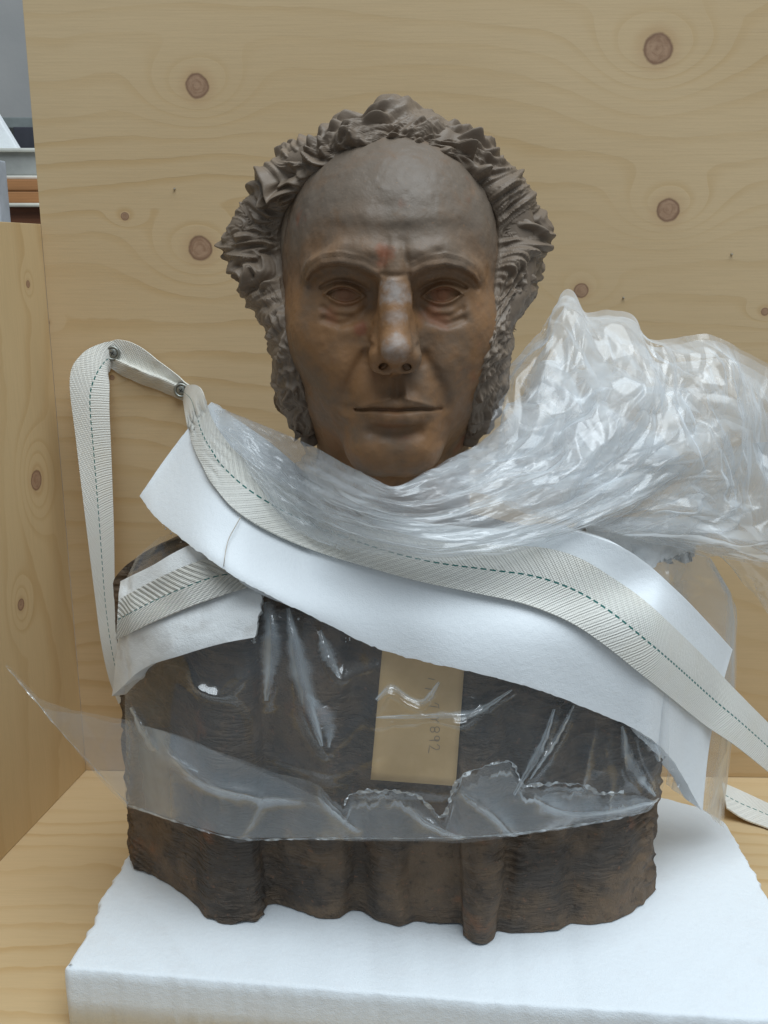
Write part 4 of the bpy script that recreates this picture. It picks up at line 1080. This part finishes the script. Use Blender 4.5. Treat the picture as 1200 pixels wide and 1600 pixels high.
# short strap over the pad
su = [(185, 937), (238, 908), (295, 882), (345, 868), (395, 880), (430, 905)]; sl = [(181, 1000), (238, 972), (300, 946), (365, 924), (412, 912), (445, 925)]
pxs = loft([np.array(su, float), np.array(sl, float)], 150, 20)
Gs = lift_px(pxs[..., 0], pxs[..., 1], smooth_u(follow(pxs[..., 0], pxs[..., 1], PG, .0065, 1, 1), 6))
o = sheet("webbing_strap", Gs, M_web2, None, .0022); set_uv_width(o, WW)
tag(o, "short cream webbing strap with coarse ribs over the left shoulder pad", "strap")
# tail on the crate floor, right
tu = [on_z(1128, 1222, .03), on_z(1160, 1236, .012), on_z(1215, 1262, .006), on_z(1290, 1300, .004)]; tl = [on_z(1136, 1262, .02), on_z(1165, 1280, .008), on_z(1215, 1300, .004), on_z(1290, 1345, .004)]
o = sheet("webbing_strap", loft([tu, tl], 60, 10), M_web, None, .002); set_uv_width(o, WW)
tag(o, "loose tail of webbing lying on the crate floor at the right edge", "strap")

# ================================================================ screws with cup washers
n = NT("zinc"); v = n.coord("Object"); M_zinc = n.done(n.principled((.30, .30, .27), n.smooth(n.noise(v, 300., 3), .3, .7, .35, .55), None, .5, .85))
n = NT("dark_recess"); M_dark = n.done(n.principled((.02, .02, .02), .6))
def lathe(name, prof, seg=32):
    a = np.linspace(0, 2 * math.pi, seg, endpoint=False); prof = np.array(prof)
    V = np.stack([prof[:, :1] * np.cos(a), -np.repeat(prof[:, 1:], seg, 1), prof[:, :1] * np.sin(a)], -1).reshape(-1, 3)
    return np_mesh(name, V, grid_quads(len(prof), seg, True))
for (px, py, off, lab) in ((176, 552, .008, "screw with cup washer at the upper fold of the wall webbing"), (283, 610, .010, "screw with cup washer at the lower end of the short wall webbing")):
    root = empty("wall_screw", on_wall(px, py, off), -YAW); tag(root, lab, "screw")
    w_ = link("washer", lathe("washer", [(.0062, -.004), (.0098, -.004), (.0102, 0), (.0096, .0016), (.0080, .0022), (.0066, .0012), (.0062, -.001)]), M_zinc, root, keep=False)
    h_ = link("screw_head", lathe("screw_head", [(.0064, -.003), (.0064, .0008), (.0055, .0014), (.0030, .0018), (.0001, .0019)]), M_zinc, root, keep=False)
    for rot in (.6, .6 + math.pi / 2):
        r_ = link("cross_slot", box_mesh("cross_slot", -.0030, .0030, -.00225, -.0010, -.0006, .0006), M_dark, h_, keep=False); r_.rotation_euler = (0, rot, 0)

# ================================================================ clear film round the bust
M_film = film_mat("film_over_chest", .06, 1.0, tint=(.82, .92, 1.0), rough=.17, bs=.10, bscale=24.)
M_film2 = film_mat("film_bunch", .15, .55, tint=(.94, .965, .985), rough=.22, bs=.05, bscale=30.)
M_film3 = film_mat("film_collar", .19, .55, tint=(.90, .92, .93), rough=.22, bs=.06, bscale=36.)
M_film4 = film_mat("film_hem", .11, 1.1, rough=.2, bs=.08, bscale=24.)
film = empty("plastic_wrap", (0, 1.0, .3)); tag(film, "clear crumpled plastic film wrapped round the bust and bunched at the right shoulder", "plastic film")
hem = np.array([(14, 1044), (60, 1105), (90, 1140), (140, 1195), (200, 1258), (290, 1289), (375, 1311), (460, 1311), (540, 1310), (640, 1310), (720, 1308), (805, 1303), (900, 1290), (1000, 1271), (1030, 1247)], float)
torn = np.array([(8, 1038), (60, 1094), (110, 1111), (195, 1125), (250, 1140), (320, 1165), (410, 1200), (500, 1228), (537, 1258), (552, 1240), (600, 1236), (645, 1241), (672, 1262), (692, 1276), (706, 1240), (722, 1214), (750, 1200), (795, 1190), (812, 1218), (820, 1228), (870, 1224), (915, 1228), (940, 1240), (975, 1238), (1028, 1245)], float)
ridges = [([(424, 940), (432, 1010), (420, 1095)], 9, 13), ([(452, 955), (470, 1040), (500, 1160)], 10, 14), ([(495, 985), (528, 1048), (560, 1040), (592, 1028)], 8, 11), ([(300, 1042), (312, 1068), (350, 1078), (388, 1050)], 9, 10),
          ([(475, 1090), (515, 1166)], 8, 9), ([(515, 1166), (560, 1120), (592, 1095)], 5, 16), ([(588, 1095), (608, 1072), (635, 1088), (660, 1098), (672, 1080), (686, 1066)], 6, 6), ([(588, 1122), (670, 1117), (735, 1116), (800, 1078)], 6, 7),
          ([(868, 1105), (845, 1165), (805, 1240)], 8, 9), ([(896, 1100), (872, 1150), (830, 1215)], 6, 6), ([(930, 1120), (915, 1180), (905, 1230)], 5, 9), ([(985, 1140), (1000, 1190), (1026, 1243)], 9, 8), ([(970, 1135), (975, 1200), (1000, 1240)], 6, 7),
          ([(200, 1100), (240, 1165), (320, 1215), (500, 1250)], 7, 16), ([(360, 1075), (395, 1105), (400, 1180)], 5, 14), ([(420, 1180), (520, 1195), (585, 1170)], 5, 16), ([(560, 1050), (520, 1120)], 5, 12), ([(230, 845), (215, 880), (205, 905)], 6, 8), ([(260, 835), (235, 870)], 5, 7)]
def ridge_disp(px, py, rs, floor=0.0):
    out = np.zeros_like(px)
    for P, a, w in rs:
        P = resample(np.array(P, float), 24); best = np.full(px.shape, 1e9); tb = np.zeros(px.shape)
        for i in range(len(P) - 1):
            ab = P[i + 1] - P[i]; l2 = ab @ ab + 1e-9
            t = np.clip(((px - P[i, 0]) * ab[0] + (py - P[i, 1]) * ab[1]) / l2, 0, 1)
            d = np.hypot(px - P[i, 0] - t * ab[0], py - P[i, 1] - t * ab[1]); u = d < best; best = np.where(u, d, best); tb = np.where(u, (i + t) / 23, tb)
        out += a * .0016 * np.exp(-(best / w) ** 1.25) * np.sin(math.pi * np.clip(tb * .86 + .07, 0, 1)) ** .6
    return out
def front_grid(PX, PY, off):
    Y = np.full(PX.shape, .90); u = (PX - 600) / FPX; v = (PY - 800) / FPX
    dy = CP - v * SP; dz = -SP - v * CP
    for _ in range(7):
        t = Y / dy; Y = samp(FB, u * t, CAMZ + dz * t) - off
    t = Y / dy
    return np.stack([u * t, Y, CAMZ + dz * t], -1)
# film over the chest
nu, nv = 300, 220
xs = np.linspace(197, 1046, nu); hy = np.interp(xs, hem[:, 0], hem[:, 1]); hy[-6:] = np.linspace(hy[-7], 1200, 6)
ty = np.interp(xs, [197, 215, 250, 290, 420, 800, 1000, 1046], [905, 868, 838, 826, 840, 840, 850, 872])
PX = np.repeat(xs[None], nv, 0); vv = np.linspace(0, 1, nv)[:, None]; PY = ty[None] * (1 - vv) + hy[None] * vv
G = front_grid(PX, PY, .0095)
labf = np.clip(1 - np.maximum(np.abs(PX - 652) - 62, 0) / 40, 0, 1) * np.clip((1255 - PY) / 30, 0, 1); G[..., 1] -= .009 * labf * labf * (3 - 2 * labf)
A_, B_ = (PX - 600) * .00055, (PY - 800) * .00055
dsp = ridge_disp(PX, PY, ridges) + .20 * crumple(A_, B_, 71, 2, 9., 24., .03, 1.6) + .0025 * vnoise2(PX * .012, PY * .010, 5)
G[..., 1] -= np.clip(dsp, -.0015, .03)
sheet("chest_film", G, M_film, film)
# places where the film is doubled in a tuck
M_film5 = film_mat("film_tuck", .26, 1.6, tint=(.86, .94, 1.0), rough=.2, bs=.05, bscale=30., soft=True)
tucks = [([(418, 940), (424, 1000), (416, 1095)], [16, 22, 5]), ([(450, 950), (468, 1040), (503, 1166)], [6, 26, 4]), ([(500, 985), (512, 1020), (530, 1058)], [5, 18, 3]), ([(480, 1085), (512, 1130), (514, 1168)], [5, 22, 3]),
         ([(588, 1094), (612, 1076), (640, 1092), (664, 1096), (686, 1066)], [4, 9, 5, 9, 3]), ([(588, 1121), (680, 1118), (740, 1114), (800, 1078)], [2, 7, 9, 2]), ([(866, 1108), (846, 1165), (803, 1242)], [3, 10, 3]), ([(897, 1102), (868, 1155), (828, 1218)], [3, 7, 2]), ([(972, 1135), (985, 1190), (1024, 1244)], [4, 16, 3]), ([(1000, 1150), (1024, 1170), (1030, 1190)], [4, 12, 4]), ([(205, 1105), (240, 1165), (310, 1205)], [4, 14, 4])]
for P_, w_ in tucks:
    c_ = resample(np.array(P_, float), 50); ww = np.interp(np.linspace(0, 1, 50), np.linspace(0, 1, len(w_)), w_) * (1 + .25 * vnoise2(np.arange(50) * .4, np.arange(50) * 0., len(P_) + int(P_[0][0])))
    t_ = np.gradient(c_, axis=0); t_ /= np.linalg.norm(t_, axis=1, keepdims=True); nn_ = np.stack([-t_[:, 1], t_[:, 0]], -1)
    pv = np.linspace(-1, 1, 12)[:, None, None]; gp = c_[None] + nn_[None] * ww[None, :, None] * pv * .9
    Yt = follow(gp[..., 0], gp[..., 1], G, .0012, 3, 3)
    Gt = lift_px(gp[..., 0], gp[..., 1], Yt - .0045 * (1 - np.abs(pv[..., 0]) ** 1.3))
    o = sheet("film_tuck", Gt, M_film5, film); set_uv_width(o, 1.0)
# folded-back hem with torn edge, running into the loose flap at the left
def edge_grid(nu, nv, jag):
    xs_ = np.concatenate([np.linspace(8, 200, 70), np.linspace(200, 1029, nu - 70)])
    a = np.interp(xs_, torn[:, 0], torn[:, 1]); b = np.interp(xs_, hem[:, 0], hem[:, 1]); b = np.maximum(b, a + 1.)
    k = np.arange(nu); rj = np.random.default_rng(9)
    j = jag * (1.4 * vnoise2(k * .35, k * 0., 2) + 1.2 * vnoise2(k * 1.1, k * 0., 3)) * ((xs_ > 520) & (xs_ < 985)) + .6 * vnoise2(k * .4, k * 0., 4)
    PXh = np.repeat(xs_[None], nv, 0); v_ = np.linspace(0, 1, nv)[:, None]
    return PXh, (a + j)[None] * (1 - v_) + b[None] * v_
def flap(G, PX, PY, off):
    """left of the bust the film hangs free: carry the depth on from the bust's left side"""
    left = np.clip((230 - PX) / 230, 0, 1)
    Yl = .952 + .055 * left - off
    k = np.clip((PX - 200) / 70, 0, 1); k = k * k * (3 - 2 * k)
    Y = G[..., 1] * k + Yl * (1 - k)
    u = (PX - 600) / FPX; v = (PY - 800) / FPX; t = Y / (CP - v * SP)
    return np.stack([u * t, Y, CAMZ + (-SP - v * CP) * t], -1)
for layer, (off, seed, jag) in enumerate(((.0215, 3, 3.2), (.0255, 8, 4.0))):
    PXh, PYh = edge_grid(330, 60, jag)
    if layer == 1: PYh[0] += 6 + 5 * vnoise2(np.arange(330) * .05, np.arange(330) * 0., 3)
    if layer == 1: PYh = PYh[:1] * (1 - np.linspace(0, 1, 60)[:, None]) + (PYh[-1:] + 0.) * np.linspace(0, 1, 60)[:, None]
    Gh = flap(front_grid(PXh, PYh, off), PXh, PYh, off)
    A_, B_ = (PXh - 600) * .00055, (PYh - 800) * .00055
    hr_ = [([(250, 1150), (330, 1220), (470, 1245)], 6, 12), ([(500, 1232), (535, 1262), (560, 1290)], 5, 8), ([(715, 1225), (770, 1260), (805, 1303)], 7, 10), ([(820, 1232), (900, 1262), (1020, 1248)], 7, 9), ([(690, 1280), (720, 1300)], 4, 8), ([(375, 1310), (400, 1260), (420, 1215)], 4, 14), ([(640, 1250), (665, 1275), (700, 1290)], 4, 6)]
    tear = np.exp(-((PYh - PYh[:1]) / 9) ** 2) * (PXh > 520)
    Gh[..., 1] -= np.clip(ridge_disp(PXh, PYh, hr_) + .10 * crumple(A_, B_, 90 + seed, 2, 9., 22.) + .004 * tear * (.6 + vnoise2(PXh * .06, PYh * .05, seed)), -.003, .03)
    # hem fold: the very bottom bends back to the film behind
    sheet("hem_fold" if layer else "hem_film", Gh, M_film4, film)
# crinkled rim of the tear and turned hem edge, highlights put in as haze
M_rim = film_mat("film_rim", .34, 1.3, tint=(.90, .96, 1.0), rough=.2, bs=.1, bscale=60.)
def rim(path, wpx, off, n_, seed, amp):
    c_ = resample(np.array(path, float), n_); k = np.arange(n_)
    t_ = np.gradient(c_, axis=0); t_ /= np.linalg.norm(t_, axis=1, keepdims=True); nn_ = np.stack([-t_[:, 1], t_[:, 0]], -1)
    c_ = c_ + nn_ * (amp * (vnoise2(k * .35, k * 0., seed) + .5 * vnoise2(k * .6, k * 0., seed + 1)))[:, None]
    w_ = wpx * np.clip(.55 + .9 * vnoise2(k * .3, k * 0., seed + 2), .12, 1.3)
    pv = np.linspace(-.5, .5, 6)[:, None, None]; gp = c_[None] + nn_[None] * w_[None, :, None] * pv
    Yt = follow(gp[..., 0], gp[..., 1], Gh, off, 2, 2) - .0022 * vnoise2(gp[..., 0] * .16, gp[..., 1] * .2, seed + 4)
    sheet("torn_rim", lift_px(gp[..., 0], gp[..., 1], Yt), M_rim, film)
rim([p for p in torn if 530 < p[0] < 990], 6, .002, 260, 501, 1.5)
rim([p for p in hem if 190 < p[0] < 1035], 3.2, .0015, 260, 511, .5)
rim([(8, 1040), (60, 1100), (90, 1137), (140, 1192), (200, 1256)], 2.6, .0015, 80, 521, .5)
# collar of film under the chin, three loose layers
collar = [[(338, 636, 1.10), (420, 668, 1.02), (490, 698, .945), (560, 738, .872), (612, 760, .846), (662, 740, .862), (735, 700, .915), (800, 650, .965), (850, 590, 1.0)],
          [(352, 675, 1.09), (425, 722, 1.00), (510, 772, .895), (600, 802, .842), (690, 798, .842), (790, 765, .875), (880, 712, .92), (970, 650, .97)],
          [(392, 725, 1.05), (452, 782, .955), (540, 826, .872), (640, 846, .836), (740, 842, .836), (850, 812, .862), (950, 762, .905), (1050, 700, .96)],
          [(432, 788, .985), (482, 836, .925), (560, 859, .866), (640, 869, .842), (720, 871, .838), (800, 859, .845), (900, 824, .872), (985, 785, .91), (1070, 735, .97)]]
for layer in range(3):
    C = [[(x + (0, 6, -8)[layer] * (q > 0), y + (0, 5, -4)[layer] * (q > 0), Y + (-.004, .004, .012)[layer]) for x, y, Y in r] for q, r in enumerate(collar)]
    G = loft([WP(r) for r in C], 330, 120)
    U, V = np.meshgrid(np.linspace(0, 1, 330), np.linspace(0, 1, 120))
    vv_ = V + .05 * np.sin(U * 5 + layer) + .06 * vnoise2(U * 7, V * 3, 50 + layer) + .10 * (U - .5) * V
    pl = 0
    for f, am in ((4.3, 1.0), (7.7, .6), (13., .25)):
        t = vv_ * f + layer * .37; pl = pl + am * (np.abs((t - np.floor(t)) - .5) * 2 - .5) * np.clip(.4 + 1.3 * vnoise2(U * 6 + f, V * f * .6, 60 + layer), .05, 1)
    A_, B_ = U * .62, V * .17
    d = .0062 * pl * (.55 + .45 * np.sin(math.pi * np.clip(V, 0, 1))) + .10 * crumple(A_, B_, 200 + layer, 2, 11., 30., .02, .5)
    G = G + toward_cam(G, grid_normals(G)) * d[..., None]
    gx, gy = project(G); Yf_ = follow(gx, gy, FS, .012 + .004 * layer, 2, 4); kf = np.clip((640 - gx) / 90, 0, 1)
    for _ in range(40):
        Q_ = np.pad(Yf_, 1, 'edge'); Yf_ = .5 * Yf_ + .125 * (Q_[:-2, 1:-1] + Q_[2:, 1:-1] + Q_[1:-1, :-2] + Q_[1:-1, 2:])
    Yf_ = Yf_ - .004 + d * .8
    Yn_ = np.where(gy > 640, G[..., 1] * (1 - kf) + np.minimum(G[..., 1], Yf_) * kf, G[..., 1]); G = lift_px(gx, gy, Yn_)
    sheet("collar_film", G, M_film3 if layer else M_film2, film)
# bunch of film over the right shoulder
bunch = [[(690, 745, .905), (760, 775, .880), (840, 805, .880), (930, 822, .905), (1010, 842, .95)],
         [(770, 690, .93), (850, 700, .905), (940, 722, .905), (1045, 765, .94), (1120, 850, .985)],
         [(800, 600, .99), (870, 600, .955), (960, 622, .94), (1080, 665, .955), (1225, 860, 1.01)],
         [(832, 525, 1.04), (885, 522, 1.015), (925, 540, 1.0), (1000, 560, 1.0), (1110, 590, 1.0), (1240, 720, 1.03)],
         [(868, 490, 1.07), (880, 460, 1.075), (893, 457, 1.075), (913, 489, 1.065), (950, 488, 1.06), (985, 497, 1.06), (1010, 531, 1.055), (1055, 529, 1.05), (1110, 524, 1.05), (1160, 546, 1.05), (1245, 592, 1.05)]]
for layer, (dx, dyy, dY, sq, cs) in enumerate(((0, 0, 0, 1.0, .24), (6, 10, .035, 1.0, .26), (-10, 34, -.02, .80, .26), (20, 25, .075, .95, .20))):
    C = []
    for q, r in enumerate(bunch):
        C.append(WP([(x + dx, 760 + (y - 760) * (sq if q > 1 else 1) + (dyy if q else 0), Y + dY * (q / 4 if q < 4 else 1)) for x, y, Y in r]))
    G = loft(C, 260, 220)
    U, V = np.meshgrid(np.linspace(0, 1, 260), np.linspace(0, 1, 220))
    uu_ = U + .035 * vnoise2(U * 5, V * 4, 300 + layer) + .04 * np.sin(V * 3 + layer)
    pl = 0
    for f, am in ((4.6, 1.), (8.3, .55), (15., .22)):
        t = uu_ * f + layer * .29; pl = pl + am * (np.abs((t - np.floor(t)) - .5) * 2 - .5) * np.clip(.35 + 1.4 * vnoise2(U * f * .6, V * 4 + f, 320 + layer), .05, 1)
    A_, B_ = U * .36, V * .30
    edge = np.clip((1 - V) * 6, .25, 1)
    d = (.011 * pl * (.25 + .75 * V) * edge + 1.9 * cs * crumple(A_, B_, 340 + layer, 3, 10., 36., .03, 1.9) * (.35 + .65 * np.sin(math.pi * np.clip(V * .95, 0, 1))) * edge)
    G = G + toward_cam(G, grid_normals(G)) * d[..., None]
    sheet("bunched_film", G, M_film2, film)
# film hanging behind the end of the foam strip
hang = [[(1018, 885, .965), (1060, 862, .99), (1100, 868, 1.01), (1118, 892, 1.03)], [(1040, 960, .985), (1085, 960, 1.005), (1125, 950, 1.02), (1152, 962, 1.04)], [(1050, 1100, 1.0), (1090, 1100, 1.01), (1125, 1100, 1.02), (1152, 1105, 1.04)], [(1040, 1225, 1.0), (1080, 1255, 1.01), (1112, 1275, 1.02), (1136, 1296, 1.035)]]
for layer in range(2):
    G = loft([WP([(x, y, Y + .012 * layer) for x, y, Y in r]) for r in hang], 70, 150)
    U, V = np.meshgrid(np.linspace(0, 1, 70), np.linspace(0, 1, 150))
    G = G + toward_cam(G, grid_normals(G)) * (.16 * crumple(U * .1, V * .3, 400 + layer, 2, 12., 30., .02, 2.) + .004 * np.sin(U * 9 + layer + 2 * V))[..., None]
    sheet("hanging_film", G, M_film4, film)
# film from the bunch falling to the right edge
fall = [[(1060, 745, .985), (1120, 700, 1.0), (1180, 690, 1.02), (1250, 700, 1.04)], [(1085, 800, 1.01), (1130, 780, 1.02), (1190, 780, 1.03), (1250, 790, 1.05)], [(1105, 850, 1.04), (1150, 850, 1.04), (1200, 870, 1.04), (1250, 880, 1.06)], [(1125, 880, 1.05), (1160, 910, 1.05), (1200, 960, 1.05), (1250, 1010, 1.06)]]
G = loft([WP(r) for r in fall], 120, 130); U, V = np.meshgrid(np.linspace(0, 1, 120), np.linspace(0, 1, 130))
G = G + toward_cam(G, grid_normals(G)) * (.25 * crumple(U * .16, V * .2, 430, 2, 12., 30.))[..., None]
sheet("hanging_film", G, M_film4, film)

# ================================================================ a stray thread
def tube_mesh(name, P, r, seg=6):
    P = resample(np.array(P), 40); t = np.gradient(P, axis=0); t /= np.linalg.norm(t, axis=1, keepdims=True)
    a = np.cross(t, [0.2, 1, .1]); a /= np.linalg.norm(a, axis=1, keepdims=True); b = np.cross(t, a); th_ = np.linspace(0, 2 * math.pi, seg, endpoint=False)
    V = P[:, None] + r * (a[:, None] * np.cos(th_)[None, :, None] + b[:, None] * np.sin(th_)[None, :, None])
    return np_mesh(name, V.reshape(-1, 3), grid_quads(len(P), seg, True))
thr = []
for x, y in ((376, 808), (368, 822), (356, 846), (350, 880), (349, 905), (346, 922)):
    Y, far = on_strip(x, y, 0); thr.append(W(x, y, (Y if y < 885 else .925) - .006))
o = link("loose_thread", tube_mesh("loose_thread", thr, .00045), plain("thread", (.70, .62, .52), .8)); tag(o, "fine loose thread hanging from the webbing over the white foam", "thread")
